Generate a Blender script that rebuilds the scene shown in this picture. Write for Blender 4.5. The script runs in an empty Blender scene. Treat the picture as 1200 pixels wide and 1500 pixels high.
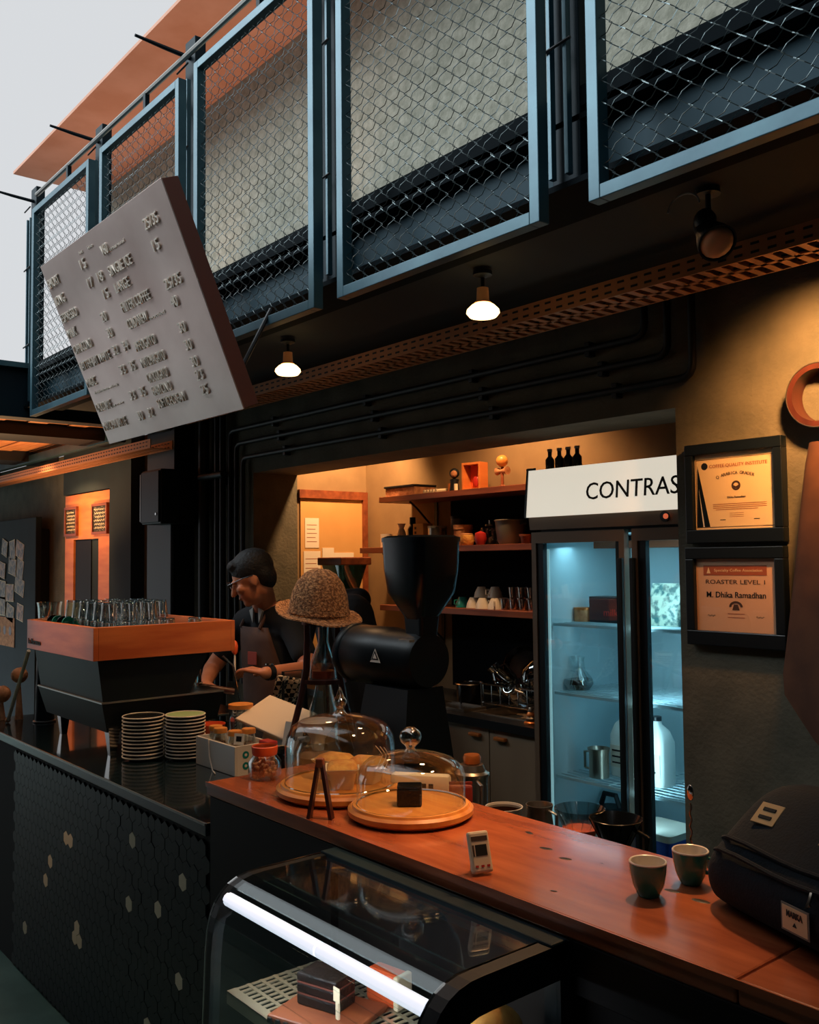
import bpy, bmesh, math, random
from mathutils import Vector, Matrix, Euler
random.seed(7)
S = bpy.context.scene
COL = S.collection
R = math.radians
def C(r, g, b):
    f = lambda c: (c/255/12.92 if c <= 10 else ((c/255+.055)/1.055)**2.4)
    return (f(r), f(g), f(b), 1)

# ---------------------------------------------------------------- camera
cam = bpy.data.cameras.new('camera'); co = bpy.data.objects.new('camera', cam); COL.objects.link(co)
F, YAW, PITCH, ROLL, EYE = 1366.0, R(50.26), R(2.95), R(-.594), 1.6
cam.sensor_fit = 'HORIZONTAL'; cam.sensor_width = 36; cam.lens = F/1200*36; cam.clip_start = .05; cam.clip_end = 200
fw = Vector((-math.sin(YAW)*math.cos(PITCH), math.cos(YAW)*math.cos(PITCH), math.sin(PITCH)))
rt = Vector((math.cos(YAW), math.sin(YAW), 0)); up = rt.cross(fw)
rt, up = math.cos(ROLL)*rt+math.sin(ROLL)*up, -math.sin(ROLL)*rt+math.cos(ROLL)*up
co.matrix_world = Matrix(((rt.x, up.x, -fw.x, 0), (rt.y, up.y, -fw.y, 0), (rt.z, up.z, -fw.z, EYE), (0, 0, 0, 1)))
S.camera = co
# ---------------------------------------------------------------- sky, exposure, lamps
W = bpy.data.worlds.new('sky'); S.world = W; W.use_nodes = True
W.node_tree.nodes['Background'].inputs[0].default_value = (.655, .675, .70, 1)
W.node_tree.nodes['Background'].inputs[1].default_value = 1.05
S.view_settings.view_transform = 'Standard'; S.view_settings.look = 'None'
S.view_settings.exposure = 0.0; S.view_settings.gamma = 1; S.view_settings.use_curve_mapping = False
WARM = (1, .54, .24)
def light(name, kind, loc, power, color=WARM, target=None, size=.05, angle=100, blend=.6):
    l = bpy.data.lights.new(name, kind); l.energy = power; l.color = color
    if kind == 'AREA': l.shape = 'RECTANGLE'; l.size, l.size_y = size if isinstance(size, tuple) else (size, size)
    else: l.shadow_soft_size = size
    if kind == 'SPOT': l.spot_size = R(angle); l.spot_blend = blend
    o = bpy.data.objects.new(name, l); COL.objects.link(o); o.location = loc
    if target is not None:
        o.rotation_euler = (Vector(target)-Vector(loc)).to_track_quat('-Z', 'Y').to_euler()
    return o
sun = bpy.data.lights.new('hazy_sun', 'SUN'); sun.energy = 3.3; sun.color = (.82, .94, 1); sun.angle = R(35)
so = bpy.data.objects.new('hazy_sun', sun); COL.objects.link(so); so.rotation_euler = Vector((.55, .66, -.51)).to_track_quat('-Z', 'Y').to_euler()
# pendants below the balcony
light('lamp_glow', 'SPOT', (-3.16, 2.0, 2.33), 15, target=(-3.1, 1.7, 0), angle=115, blend=.9)
light('lamp_glow', 'SPOT', (-2.04, 2.0, 2.32), 15, target=(-2.0, 1.5, 0), angle=115, blend=.9)
# off-frame wall spot, and unseen bar spots without lamp bodies
light('wall_spot', 'SPOT', (-1.06, 2.28, 2.38), 170, (1, .43, .13), target=(-1.26, 2.75, 2.08), angle=80, blend=1)
light('bar_spot', 'SPOT', (-1.30, 1.95, 2.42), 70, target=(-1.20, 1.25, 1.0), angle=50, blend=.8)
light('bar_spot', 'SPOT', (-1.2, 1.5, 2.42), 50, target=(-1.85, 1.36, 1.02), angle=55, blend=.8)
light('bar_spot', 'SPOT', (-2.85, 1.78, 2.40), 34, target=(-3.35, 1.5, 1.2), angle=75, blend=.8)
# added fill spots in place of bounce light on the roof soffit
for ux in (-6.2, -5.0, -3.8): light('soffit_fill', 'SPOT', (ux, 2.45, 2.95), 26, (1, .60, .42), target=(ux-.1, 2.30, 4.5), angle=95, blend=1)
light('gallery_spot', 'SPOT', (-3.75, .55, 2.35), 45, target=(-3.6, 1.25, 1.30), angle=40, blend=.9)
# kitchen niche lamps
light('niche_lamp', 'SPOT', (-4.25, 3.25, 2.62), 95, target=(-4.73, 3.35, 1.5), angle=100, blend=.8)
light('niche_lamp', 'SPOT', (-3.2, 3.10, 2.62), 60, target=(-3.3, 3.5, 1.5), angle=110, blend=.8)
# lamps of the left end
light('left_lamp', 'SPOT', (-7.2, 2.0, 2.40), 60, target=(-7.2, 2.75, 1.7), angle=80, blend=.7)
light('left_lamp', 'SPOT', (-7.0, 1.9, 1.2), 160, target=(-7.0, 1.8, 3), angle=130, size=.1)
# cool tubes inside the fridge
for fx, fz in ((-2.49, 1.60), (-1.98, 1.60)):
    light('fridge_tube', 'AREA', (fx, 3.12, fz+.05), .9, (.50, .86, 1), target=(fx, 3.2, 0), size=(.4, .1))
light('fridge_tube', 'AREA', (-2.235, 3.02, 1.1), 3.2, (.50, .86, 1), target=(-2.235, 3.6, 1.1), size=(.05, 1.1))

# ---------------------------------------------------------------- helpers: materials
def mat(name, col, rough=.6, metal=0, col2=None, scale=8, stretch=(1, 1, 1), bump=0, bscale=None, emit=None, estr=0, spec=.5, contrast=(.35, .65), detail=4, coat=0):
    m = bpy.data.materials.new(name); m.use_nodes = True
    nt = m.node_tree; b = nt.nodes['Principled BSDF']
    b.inputs['Base Color'].default_value = col; b.inputs['Roughness'].default_value = rough
    b.inputs['Metallic'].default_value = metal; b.inputs['Specular IOR Level'].default_value = spec
    b.inputs['Coat Weight'].default_value = coat; b.inputs['Coat Roughness'].default_value = .12
    tc = nt.nodes.new('ShaderNodeTexCoord'); mp = nt.nodes.new('ShaderNodeMapping'); mp.inputs['Scale'].default_value = stretch
    nt.links.new(tc.outputs['Object'], mp.inputs[0])
    if col2 is not None:
        n = nt.nodes.new('ShaderNodeTexNoise'); n.inputs['Scale'].default_value = scale; n.inputs['Detail'].default_value = detail
        nt.links.new(mp.outputs[0], n.inputs[0])
        r = nt.nodes.new('ShaderNodeValToRGB'); r.color_ramp.elements[0].position = contrast[0]; r.color_ramp.elements[1].position = contrast[1]
        r.color_ramp.elements[0].color = col; r.color_ramp.elements[1].color = col2
        nt.links.new(n.outputs[0], r.inputs[0]); nt.links.new(r.outputs[0], b.inputs['Base Color'])
    if bump:
        n = nt.nodes.new('ShaderNodeTexNoise'); n.inputs['Scale'].default_value = bscale or scale*3; n.inputs['Detail'].default_value = 5
        nt.links.new(mp.outputs[0], n.inputs[0])
        bp = nt.nodes.new('ShaderNodeBump'); bp.inputs['Strength'].default_value = bump; bp.inputs['Distance'].default_value = .01
        nt.links.new(n.outputs[0], bp.inputs['Height']); nt.links.new(bp.outputs[0], b.inputs['Normal'])
    if emit: b.inputs['Emission Color'].default_value = emit; b.inputs['Emission Strength'].default_value = estr
    return m
def thin_glass(name, tint=(.93, .97, .97, 1), gloss=.10, edge=.55):
    m = bpy.data.materials.new(name); m.use_nodes = True; nt = m.node_tree; nt.nodes.clear()
    o = nt.nodes.new('ShaderNodeOutputMaterial'); t = nt.nodes.new('ShaderNodeBsdfTransparent'); g = nt.nodes.new('ShaderNodeBsdfGlossy')
    t.inputs[0].default_value = tint; g.inputs['Roughness'].default_value = .03; g.inputs[0].default_value = (.9, .95, .95, 1)
    lw = nt.nodes.new('ShaderNodeLayerWeight'); lw.inputs[0].default_value = .25
    mr = nt.nodes.new('ShaderNodeMapRange'); mr.inputs[3].default_value = gloss; mr.inputs[4].default_value = edge
    nt.links.new(lw.outputs['Facing'], mr.inputs[0])
    x = nt.nodes.new('ShaderNodeMixShader'); nt.links.new(mr.outputs[0], x.inputs[0]); nt.links.new(t.outputs[0], x.inputs[1]); nt.links.new(g.outputs[0], x.inputs[2])
    nt.links.new(x.outputs[0], o.inputs[0]); return m
M = {}
M['teal'] = mat('teal_steel', C(62, 100, 112), .42, .25, C(46, 82, 96), 6, bump=.05)
M['dark_teal'] = mat('dark_teal_steel', C(10, 36, 46), .6, .0, C(6, 26, 35), 4, spec=.2)
M['black'] = mat('black_steel', C(14, 20, 26), .5, .1)
M['deck'] = mat('deck_edge_paint', C(4, 13, 18), .9, 0, spec=.12)
M['wire'] = mat('mesh_wire', C(92, 104, 106), .4, .6)
M['ceil'] = mat('dark_soffit', C(17, 28, 34), .8, 0, C(12, 22, 28), 3)
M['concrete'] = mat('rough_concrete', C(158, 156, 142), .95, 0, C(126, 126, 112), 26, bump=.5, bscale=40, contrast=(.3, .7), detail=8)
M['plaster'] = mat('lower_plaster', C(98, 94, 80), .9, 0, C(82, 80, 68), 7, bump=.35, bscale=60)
M['niche'] = mat('niche_plaster', C(150, 124, 88), .85, 0, C(135, 110, 78), 5, bump=.1)
M['dark_wall'] = mat('dark_wall_paint', C(22, 40, 46), .8, 0, C(16, 32, 38), 4)
M['wood'] = mat('orange_plywood', C(214, 128, 62), .5, 0, C(190, 100, 44), 3, (1, 1, 6), contrast=(.3, .7))
M['plank'] = mat('ceiling_plank', C(206, 140, 84), .6, 0, C(168, 100, 54), 3, (1, 10, 10), contrast=(.3, .7))
M['floor'] = mat('floor_concrete', C(116, 156, 146), .5, 0, C(86, 124, 116), 3, bump=.05)
M['bar'] = mat('varnished_bar_wood', C(186, 100, 60), .26, 0, C(136, 64, 38), 5, (1, 5, 5), bump=.04, bscale=14, coat=.5, contrast=(.3, .75), detail=8)
M['bar_body'] = mat('bar_front_wood', C(24, 15, 16), .6, 0, C(15, 10, 12), 3, (1, 1, .2), spec=.25)
M['black_top'] = mat('black_glossy_top', C(18, 32, 38), .06, 0, coat=.4)
M['edge'] = mat('metal_edge', C(150, 150, 146), .35, .8)
M['machwood'] = mat('machine_wood', C(214, 122, 66), .4, 0, C(176, 84, 40), 2.2, (1, 1, 7), bump=.03, contrast=(.35, .62), detail=6)
M['machblack'] = mat('machine_black', C(7, 20, 26), .45, 0, spec=.3)
M['chrome'] = mat('chrome', C(200, 200, 198), .14, 1)
M['brass'] = mat('brass_pull', C(206, 120, 60), .35, .6)
M['glass'] = thin_glass('clear_glass', (.93, .97, .97, 1), .16, .8)
M['dglass'] = thin_glass('dome_glass', (.95, .98, .98, 1), .06, .6)
M['pane'] = thin_glass('window_glass', (.90, .96, .97, 1), .07, .35)
M['white'] = mat('white_glaze', C(222, 214, 200), .3)
M['greenglaze'] = mat('green_glaze', C(30, 132, 126), .25, coat=.4)
M['blackglaze'] = mat('black_glaze', C(14, 16, 18), .2, coat=.5)
M['board'] = mat('menu_board_plate', C(226, 206, 198), .34, .5, C(190, 164, 156), 3, bump=.06, bscale=5, contrast=(.25, .75))
M['boardside'] = mat('menu_board_side', C(126, 76, 64), .6)
M['letter'] = mat('raised_letter', C(240, 228, 214), .5, .1)
M['round_board'] = mat('round_board_wood', C(228, 158, 78), .4, 0, C(204, 124, 52), 6, (1, 6, 6), contrast=(.3, .7))
M['crumb'] = mat('cake_crumb', C(226, 170, 84), .8, 0, C(200, 120, 50), 30, bump=.5, bscale=60)
M['paper'] = mat('cream_paper', C(236, 220, 186), .8)
M['paperw'] = mat('white_paper', C(240, 232, 214), .8)
M['brown'] = mat('dark_chocolate', C(26, 14, 12), .5, 0, C(18, 10, 9), 40, bump=.4, bscale=80)
M['orange'] = mat('orange_plastic', C(230, 96, 50), .4)
M['red'] = mat('red_paint', C(176, 40, 34), .45)
M['frame'] = mat('picture_frame_black', C(10, 18, 24), .35)
M['cert'] = mat('certificate_paper', C(232, 206, 160), .5, coat=.3)
M['cert2'] = mat('certificate_paper_pink', C(222, 176, 140), .5, coat=.3)
M['ink'] = mat('print_ink', C(70, 48, 36), .7)
M['inkblack'] = mat('black_ink', C(16, 18, 18), .6)
M['band'] = mat('print_band', C(160, 84, 52), .6)
M['fridge'] = mat('fridge_frame', C(124, 106, 90), .4, .5)
M['fridge_dark'] = mat('fridge_mullion', C(16, 24, 28), .4, .2)
M['fridge_in'] = mat('fridge_liner', C(176, 204, 212), .5)
M['sign'] = mat('lit_sign_face', C(240, 232, 212), .25, emit=(1, .92, .76, 1), estr=.66, coat=.5)
M['milk'] = mat('milk_plastic', C(226, 232, 228), .4)
M['coffee'] = mat('coffee_liquid', C(28, 12, 6), .1)
M['cab'] = mat('cabinet_laminate', C(126, 108, 88), .55, 0, C(112, 96, 78), 2, (1, 1, .1))
M['stone'] = mat('dark_worktop', C(24, 26, 28), .3)
M['shelf'] = mat('shelf_wood', C(146, 78, 44), .5, 0, C(112, 54, 30), 3, (1, 8, 8))
M['hat'] = mat('woven_straw', C(214, 160, 110), .95, 0, C(126, 86, 56), 120, bump=1, bscale=160, contrast=(.35, .6), detail=2)
M['stand'] = mat('dark_red_wood', C(72, 34, 26), .4, 0, C(54, 24, 20), 3, (6, 6, 1))
M['grinder'] = mat('grinder_black', C(6, 13, 18), .4, spec=.35)
M['hopper'] = mat('smoked_hopper', C(8, 14, 18), .25)
M['skin'] = mat('skin', C(196, 128, 92), .55, 0, C(184, 114, 80), 9)
M['hair'] = mat('black_hair', C(12, 13, 16), .7, bump=.5, bscale=80)
M['shirt'] = mat('black_shirt', C(16, 20, 26), .9)
M['apron'] = mat('brown_apron', C(86, 58, 44), .85, 0, C(74, 48, 38), 12)
M['collar'] = mat('grey_collar', C(150, 150, 146), .8)
M['bag'] = mat('navy_canvas', C(5, 24, 36), .95, 0, C(3, 17, 27), 60, bump=.2, bscale=200)
M['patch'] = mat('tan_leather', C(150, 130, 92), .6)
M['coat'] = mat('brown_coat_cloth', C(96, 60, 40), .9, 0, C(76, 46, 32), 9)
M['steel'] = mat('brushed_steel', C(176, 166, 152), .28, .95)
M['plastic'] = mat('cream_plastic', C(226, 206, 178), .4)
M['wicker'] = mat('tan_weave', C(206, 146, 100), .8, 0, C(160, 104, 66), 30, bump=.6, bscale=40)
M['lampwhite'] = mat('lamp_lens', C(255, 200, 120), .4, emit=(1, .66, .28, 1), estr=4)
M['lens_dull'] = mat('spot_reflector', C(236, 176, 130), .5)
M['led'] = mat('led_tube', C(240, 240, 240), .4, emit=(.86, .88, 1, 1), estr=.95)
M['tile'] = mat('black_hex_tile', C(6, 18, 25), .4, 0, spec=.3)
M['tileb'] = mat('bronze_hex_tile', C(236, 220, 190), .5, 0)
M['grout'] = mat('dark_grout', C(8, 14, 20), .8)
M['perf'] = mat('perforated_steel', C(196, 186, 160), .35, .7)
M['tealcup'] = M['greenglaze']
M['bluebox'] = mat('blue_plastic', C(40, 84, 190), .4)
M['greyplastic'] = mat('grey_plastic', C(120, 120, 112), .5)
M['yellow'] = mat('yellow_card', C(214, 160, 52), .6)
M['tray'] = mat('cable_tray_steel', C(186, 128, 88), .5, .3)
M['photo1'] = mat('photo_print', C(150, 124, 92), .5, 0, C(34, 40, 40), 22, contrast=(.42, .58))
M['photo2'] = mat('photo_print_warm', C(180, 130, 92), .5, 0, C(60, 40, 34), 18, contrast=(.42, .6))
M['chalk'] = mat('chalkboard', C(24, 24, 26), .8, 0, C(120, 110, 96), 40, (1, 1, 3), contrast=(.55, .62))

# ---------------------------------------------------------------- helpers: geometry
def tag(o, label=None, cat=None, group=None, kind=None):
    if label: o['label'] = label
    if cat: o['category'] = cat
    if group: o['group'] = group
    if kind: o['kind'] = kind
    return o
def thing(name, label, cat, loc=(0, 0, 0), rot=(0, 0, 0), group=None):
    o = bpy.data.objects.new(name, None); COL.objects.link(o); o.location = loc; o.rotation_euler = rot
    o.empty_display_size = .05
    return tag(o, label, cat, group)
class MB:
    def __init__(s): s.b = bmesh.new()
    def box(s, x0, x1, y0, y1, z0, z1, bev=0, rot=None):
        g = bmesh.ops.create_cube(s.b, size=1)['verts']
        bmesh.ops.scale(s.b, vec=(abs(x1-x0), abs(y1-y0), abs(z1-z0)), verts=g)
        if bev: 
            e = list({e for v in g for e in v.link_edges})
            r = bmesh.ops.bevel(s.b, geom=e, offset=bev, segments=2, affect='EDGES', profile=.5)
            g = list({v for f in r['faces'] for v in f.verts} | {v for v in g if v.is_valid})
            g = list({v2 for v in g for f in v.link_faces for v2 in f.verts})
        if rot: bmesh.ops.rotate(s.b, matrix=rot, verts=g, cent=(0, 0, 0))
        bmesh.ops.translate(s.b, vec=((x0+x1)/2, (y0+y1)/2, (z0+z1)/2), verts=g); return s
    def lathe(s, prof, c=(0, 0, 0), seg=24, axis='Z', sx=1, sy=1):
        rings = []; c = Vector(c)
        Q = {'Z': Matrix.Identity(3), 'X': Matrix(((0, 0, 1), (1, 0, 0), (0, 1, 0))), 'Y': Matrix(((1, 0, 0), (0, 0, 1), (0, -1, 0)))}[axis]
        for r, z in prof:
            if r < 1e-5: rings.append([s.b.verts.new(c+Q@Vector((0, 0, z)))])
            else: rings.append([s.b.verts.new(c+Q@Vector((sx*r*math.cos(2*math.pi*i/seg), sy*r*math.sin(2*math.pi*i/seg), z))) for i in range(seg)])
        for a, b in zip(rings, rings[1:]):
            for i in range(seg):
                j = (i+1) % seg
                if len(a) == 1 and len(b) == 1: continue
                if len(a) == 1: f = (a[0], b[j], b[i])
                elif len(b) == 1: f = (a[i], a[j], b[0])
                else: f = (a[i], a[j], b[j], b[i])
                try: s.b.faces.new(f)
                except ValueError: pass
        return s
    def tube(s, pts, r, seg=8, cap=True):
        pts = [Vector(p) for p in pts]; n = len(pts); rr = r if isinstance(r, (list, tuple)) else [r]*n
        ref = None; rings = []
        for i, p in enumerate(pts):
            d = (pts[min(i+1, n-1)]-pts[max(i-1, 0)]).normalized()
            if ref is None: ref = d.orthogonal().normalized()
            u = (ref-d*ref.dot(d)); u = u.normalized() if u.length > 1e-4 else d.orthogonal().normalized(); ref = u
            v = d.cross(u)
            rings.append([s.b.verts.new(p+rr[i]*(math.cos(2*math.pi*k/seg)*u+math.sin(2*math.pi*k/seg)*v)) for k in range(seg)])
        for a, b in zip(rings, rings[1:]):
            for k in range(seg): s.b.faces.new((a[k], a[(k+1) % seg], b[(k+1) % seg], b[k]))
        if cap: s.b.faces.new(rings[0][::-1]); s.b.faces.new(rings[-1])
        return s
    def ball(s, c, r, seg=16, scale=(1, 1, 1)):
        n = max(6, seg*2//3); S_ = Matrix.Diagonal((*scale, 1)); T = Matrix.Translation(Vector(c)) @ S_
        return s.mball(T, r, seg, n)
    def mball(s, T, r, seg, n):
        rings = [[s.b.verts.new(T @ Vector((0, 0, -r)))]]
        for k in range(1, n):
            p = math.pi*k/n; rings.append([s.b.verts.new(T @ Vector((r*math.sin(p)*math.cos(2*math.pi*i/seg), r*math.sin(p)*math.sin(2*math.pi*i/seg), -r*math.cos(p)))) for i in range(seg)])
        rings.append([s.b.verts.new(T @ Vector((0, 0, r)))])
        for a, b in zip(rings, rings[1:]):
            for i in range(seg):
                j = (i+1) % seg
                s.b.faces.new((a[0], b[j], b[i]) if len(a) == 1 else (a[i], a[j], b[0]) if len(b) == 1 else (a[i], a[j], b[j], b[i]))
        return s
    def prism(s, poly, a, b, axis='X'):
        f = {'X': lambda p, t: (t, p[0], p[1]), 'Y': lambda p, t: (p[0], t, p[1]), 'Z': lambda p, t: (p[0], p[1], t)}[axis]
        A = [s.b.verts.new(f(p, a)) for p in poly]; B = [s.b.verts.new(f(p, b)) for p in poly]; n = len(poly)
        s.b.faces.new(A); s.b.faces.new(B[::-1])
        for i in range(n): s.b.faces.new((A[i], B[i], B[(i+1) % n], A[(i+1) % n]))
        return s
    def quad(s, *p):
        s.b.faces.new([s.b.verts.new(q) for q in p]); return s
    def mesh(s, name, m, smooth=False):
        bmesh.ops.recalc_face_normals(s.b, faces=s.b.faces)
        me = bpy.data.meshes.new(name); s.b.to_mesh(me); s.b.free()
        for mm in (m if isinstance(m, (list, tuple)) else [m]): me.materials.append(mm)
        if smooth:
            me.polygons.foreach_set('use_smooth', [True]*len(me.polygons))
            me.set_sharp_from_angle(angle=R(42))
        return me
    def obj(s, name, m, parent=None, smooth=False, loc=None):
        o = bpy.data.objects.new(name, s.mesh(name, m, smooth)); COL.objects.link(o)
        if parent is not None: o.parent = parent
        if loc is not None: o.location = loc
        return o
def box(name, m, d, parent=None, bev=0): return MB().box(*d, bev=bev).obj(name, m, parent)
def struct(o): o['kind'] = 'structure'; return o
def link(me, name, parent=None, loc=(0, 0, 0), rot=(0, 0, 0), scale=(1, 1, 1)):
    o = bpy.data.objects.new(name, me); COL.objects.link(o); o.parent = parent; o.location = loc; o.rotation_euler = rot; o.scale = scale; return o
def copy_tree(o, parent=None, loc=None, rot=None):
    c = o.copy(); COL.objects.link(c); c.parent = parent
    if loc is not None: c.location = loc
    if rot is not None: c.rotation_euler = rot
    for ch in list(o.children): copy_tree(ch, c)
    return c
def text_mesh(s, h, m, width=None, depth=.002, bold=0):
    cu = bpy.data.curves.new('t', 'FONT'); cu.body = s; cu.size = 1; cu.extrude = .001; cu.resolution_u = 3; cu.offset = bold
    o = bpy.data.objects.new('t', cu); me = bpy.data.meshes.new_from_object(o)
    bpy.data.objects.remove(o)
    xs = [v.co.x for v in me.vertices]; ys = [v.co.y for v in me.vertices]
    if not xs: return me
    w = max(xs)-min(xs); hh = .72; sy = h/hh; sx = (width/w if width else sy)
    for v in me.vertices:
        v.co.x = (v.co.x-min(xs))*sx; v.co.y *= sy; v.co.z = (depth if v.co.z > 0 else 0)
    me.materials.clear(); me.materials.append(m); return me
def text(name, s, h, m, parent, loc, rot=(R(90), 0, 0), width=None, depth=.002, bold=0, centre=False):
    me = text_mesh(s, h, m, width, depth, bold)
    if centre:
        w = max(v.co.x for v in me.vertices)/2
        for v in me.vertices: v.co.x -= w
    return link(me, name, parent, loc, rot)

# ================================================================ SETTING
YW = 2.75
struct(box('floor', M['floor'], (-16, 2.2, -4, 5, -.1, 0)))
# lower rear wall with the kitchen opening, and the storey above it
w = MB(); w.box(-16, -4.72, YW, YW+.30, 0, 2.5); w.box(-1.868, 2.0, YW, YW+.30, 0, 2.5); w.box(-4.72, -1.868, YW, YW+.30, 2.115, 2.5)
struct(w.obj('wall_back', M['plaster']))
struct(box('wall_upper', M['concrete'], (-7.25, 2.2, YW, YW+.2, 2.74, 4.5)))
struct(box('wall_niche_back', M['niche'], (-5.2, -1.3, 3.57, 3.7, 0, 2.7)))
struct(box('wall_niche_left', M['niche'], (-4.86, -4.725, YW+.30, 3.57, 0, 2.7)))
struct(box('wall_niche_right', M['niche'], (-1.6, -1.45, YW+.30, 3.57, 0, 2.7)))
struct(box('ceiling_niche', M['niche'], (-4.86, -1.45, YW+.3, 3.6, 2.7, 2.78)))
struct(box('wall_right_blocker', M['dark_wall'], (2.0, 2.2, -4, 3, 0, 4.6)))  # unseen wall, added to close off ambient sky light
struct(box('wall_front_blocker', M['dark_wall'], (-10.5, 2.2, -4.2, -4, 0, 3.0)))  # unseen, added to block low daylight from the front left
struct(box('ceiling', M['ceil'], (-10.5, 2.2, -4.2, .35, 3.0, 3.1)))  # unseen slab, added and sized to keep sun and sky off the counter
struct(box('ceiling_high_blocker', M['ceil'], (-1.2, 2.2, .35, 2.75, 4.5, 4.6)))  # unseen cover, added to cut skylight from overhead
# balcony deck: dark soffit, edge beam with flanges
struct(box('ceiling_soffit', M['ceil'], (-5.5, 2.0, 1.80, YW, 2.5, 2.56)))
b = MB(); b.box(-5.5, 2.0, 1.79, 1.80, 2.505, 2.66); struct(b.obj('trim_beam_web', mat('beam_web_paint', C(14, 50, 62), .6, 0, spec=.2)))
b = MB(); b.box(-5.5, 2.0, 1.70, 1.90, 2.49, 2.505); b.box(-5.5, 2.0, 1.74, 1.85, 2.665, 2.68); struct(b.obj('trim_beam_flange', M['deck']))
struct(box('trim_deck_edge', M['deck'], (-5.5, 2.0, 1.80, YW, 2.68, 2.75)))
struct(box('trim_deck_lip', M['deck'], (-5.5, 2.0, 1.745, 1.80, 2.70, 2.75)))
# upper roof soffit
struct(box('ceiling_roof', mat('roof_soffit_paint', C(230, 172, 146), .8, 0, C(214, 152, 122), 3), (-7.1, -1.2, 2.10, 2.95, 4.5, 4.52)))
# left end: beam across, planked ceiling with joists
struct(box('trim_end_beam', M['dark_teal'], (-5.62, -5.50, -1.0, YW, 2.44, 2.72)))
struct(box('trim_end_beam_cap', M['teal'], (-5.66, -5.46, -1.0, YW, 2.72, 2.75)))
pc = struct(box('ceiling_left', M['black'], (-16, -5.62, -.6, YW, 2.56, 2.64)))
y = -.6; k = 0
while y < 2.7:
    o = box('plank', M['plank'], (-11.5, -5.64, y, y+.125, 2.535-.006*(k % 2), 2.56), pc); y += .135; k += 1
for x in (-6.32, -7.95, -9.6): struct(box('trim_joist', M['black'], (x-.36, x, -.6, YW, 2.45, 2.535)))
struct(box('trim_purlin', M['teal'], (-11, -5.62, 2.50, 2.56, 2.44, 2.50)))
# wall decoration on the far left part of the rear wall
struct(box('trim_pilaster', M['dark_wall'], (-6.60, -6.22, YW-.10, YW, 0, 2.5)))
struct(box('trim_pilaster', M['black'], (-5.86, -5.46, YW-.14, YW, 0, 2.5)))
struct(box('trim_lintel', M['dark_wall'], (-7.72, -6.6, YW-.04, YW, 2.16, 2.5)))

# ================================================================ CABLE TRAY, PIPES
def cable_tray(x0, x1, y0, y1, z, label, rung):
    t = thing('cable_tray', label, 'cable tray', ((x0+x1)/2, y0, z))
    L = (x1-x0)/2
    for yy in (0, y1-y0-.006): box('side_rail', M['tray'], (-L, L, yy, yy+.006, 0, .055), t)
    m = MB(); x = -L
    while x < L:
        m.box(x, x+rung*.45, .006, y1-y0-.006, 0, .003); x += rung
    sl = MB(); x = -L+.02
    while x < L-.03:
        for yy in (-.0012, y1-y0-.0072):
            for zz in (.012, .036): sl.box(x, x+rung*.5, yy, yy+.0014, zz, zz+.007)
        x += rung
    tag(sl.obj('tray_slot', M['black'], t), kind='stuff')
    m.box(-L, L, (y1-y0)*.45, (y1-y0)*.55, 0, .0031); tag(m.obj('tray_rung', M['tray'], t), kind='stuff')
    return t
cable_tray(-5.05, 1.0, 2.33, 2.50, 2.415, 'long perforated steel cable tray running above the kitchen opening', .05)
cable_tray(-9.8, -5.35, 2.40, 2.55, 2.30, 'orange-lit perforated cable tray under the planked ceiling on the left', .045)
def pipe(pts, r, label, clips=(), group='conduits on the rear wall'):
    t = thing('conduit_pipe', label, 'pipe', pts[0], group=None)
    P = [Vector(p)-Vector(pts[0]) for p in pts]; Q = []
    for i, p in enumerate(P):
        if 0 < i < len(P)-1:
            a = (P[i-1]-p).normalized(); c = (P[i+1]-p).normalized(); e = .05
            for k in range(5):
                s = k/4; Q.append((p+a*e)*(1-s)**2+2*p*s*(1-s)+(p+c*e)*s*s)
        else: Q.append(p)
    MB().tube(Q, r, 10).obj('pipe', M['black'], t, True)
    for c in clips:
        v = Vector(c)-Vector(pts[0]); MB().box(v.x-.012, v.x+.012, v.y-.008, v.y+.03, v.z-r*2.0, v.z+r*2.0, bev=.003).obj('clip', M['black'], t)
    return t
yp = YW-.03
for k, (xr, zh, xl) in enumerate(((-1.965, 2.379, -4.94), (-1.872, 2.295, -4.865), (-1.775, 2.206, -4.79))):
    pipe([(xr, yp, 2.5), (xr, yp, zh), (xl, yp, zh), (xl, yp, .9)], .0135,
         ('uppermost', 'middle', 'lowest')[k]+' of the three black conduits bending along the wall over the kitchen', [(x+.06*k, yp, zh) for x in (-4.45, -3.6, -2.85, -2.22)])
for x, r, lab in ((-5.235, .035, 'thick black drain pipe beside the wide black duct'), (-5.06, .02, 'thin black pipe left of the conduit bundle'), (-4.995, .02, 'thin black pipe at the left edge of the conduit bundle')):
    pipe([(x, yp-.02, 2.5), (x, yp-.02, .0)], r, lab, [(x, yp, 1.2), (x, yp, 2.1)])
pipe([(-5.46, yp-.03, 2.03), (-5.22, yp-.03, 2.03)], .018, 'short black pipe crossing from the duct to the drain pipe')
pipe([(-5.22, yp-.05, 2.12), (-4.93, yp-.05, 2.12)], .022, 'short black pipe crossing over the drain pipe and bundle')
t = thing('wall_cabinet_box', 'black metal electrical box on the wall under the menu board', 'electrical box', (-5.53, 2.48, 1.84))
box('box_body', M['black'], (-.12, .16, 0, .25, 0, .34), t, .006); box('box_door', M['machblack'], (-.11, .15, -.012, 0, .01, .33), t, .004)
MB().box(-.128, -.12, -.01, .01, .02, .32).obj('trim_strip', M['edge'], t)
MB().lathe([(0, -.004), (.008, -.004), (.008, 0), (0, 0)], (.12, -.014, .06), 10, 'Y').obj('lock', M['chrome'], t)
pipe([(-5.46, 2.6, 1.84), (-5.46, 2.6, .9)], .016, 'black cable conduit running down from the electrical box')

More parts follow.
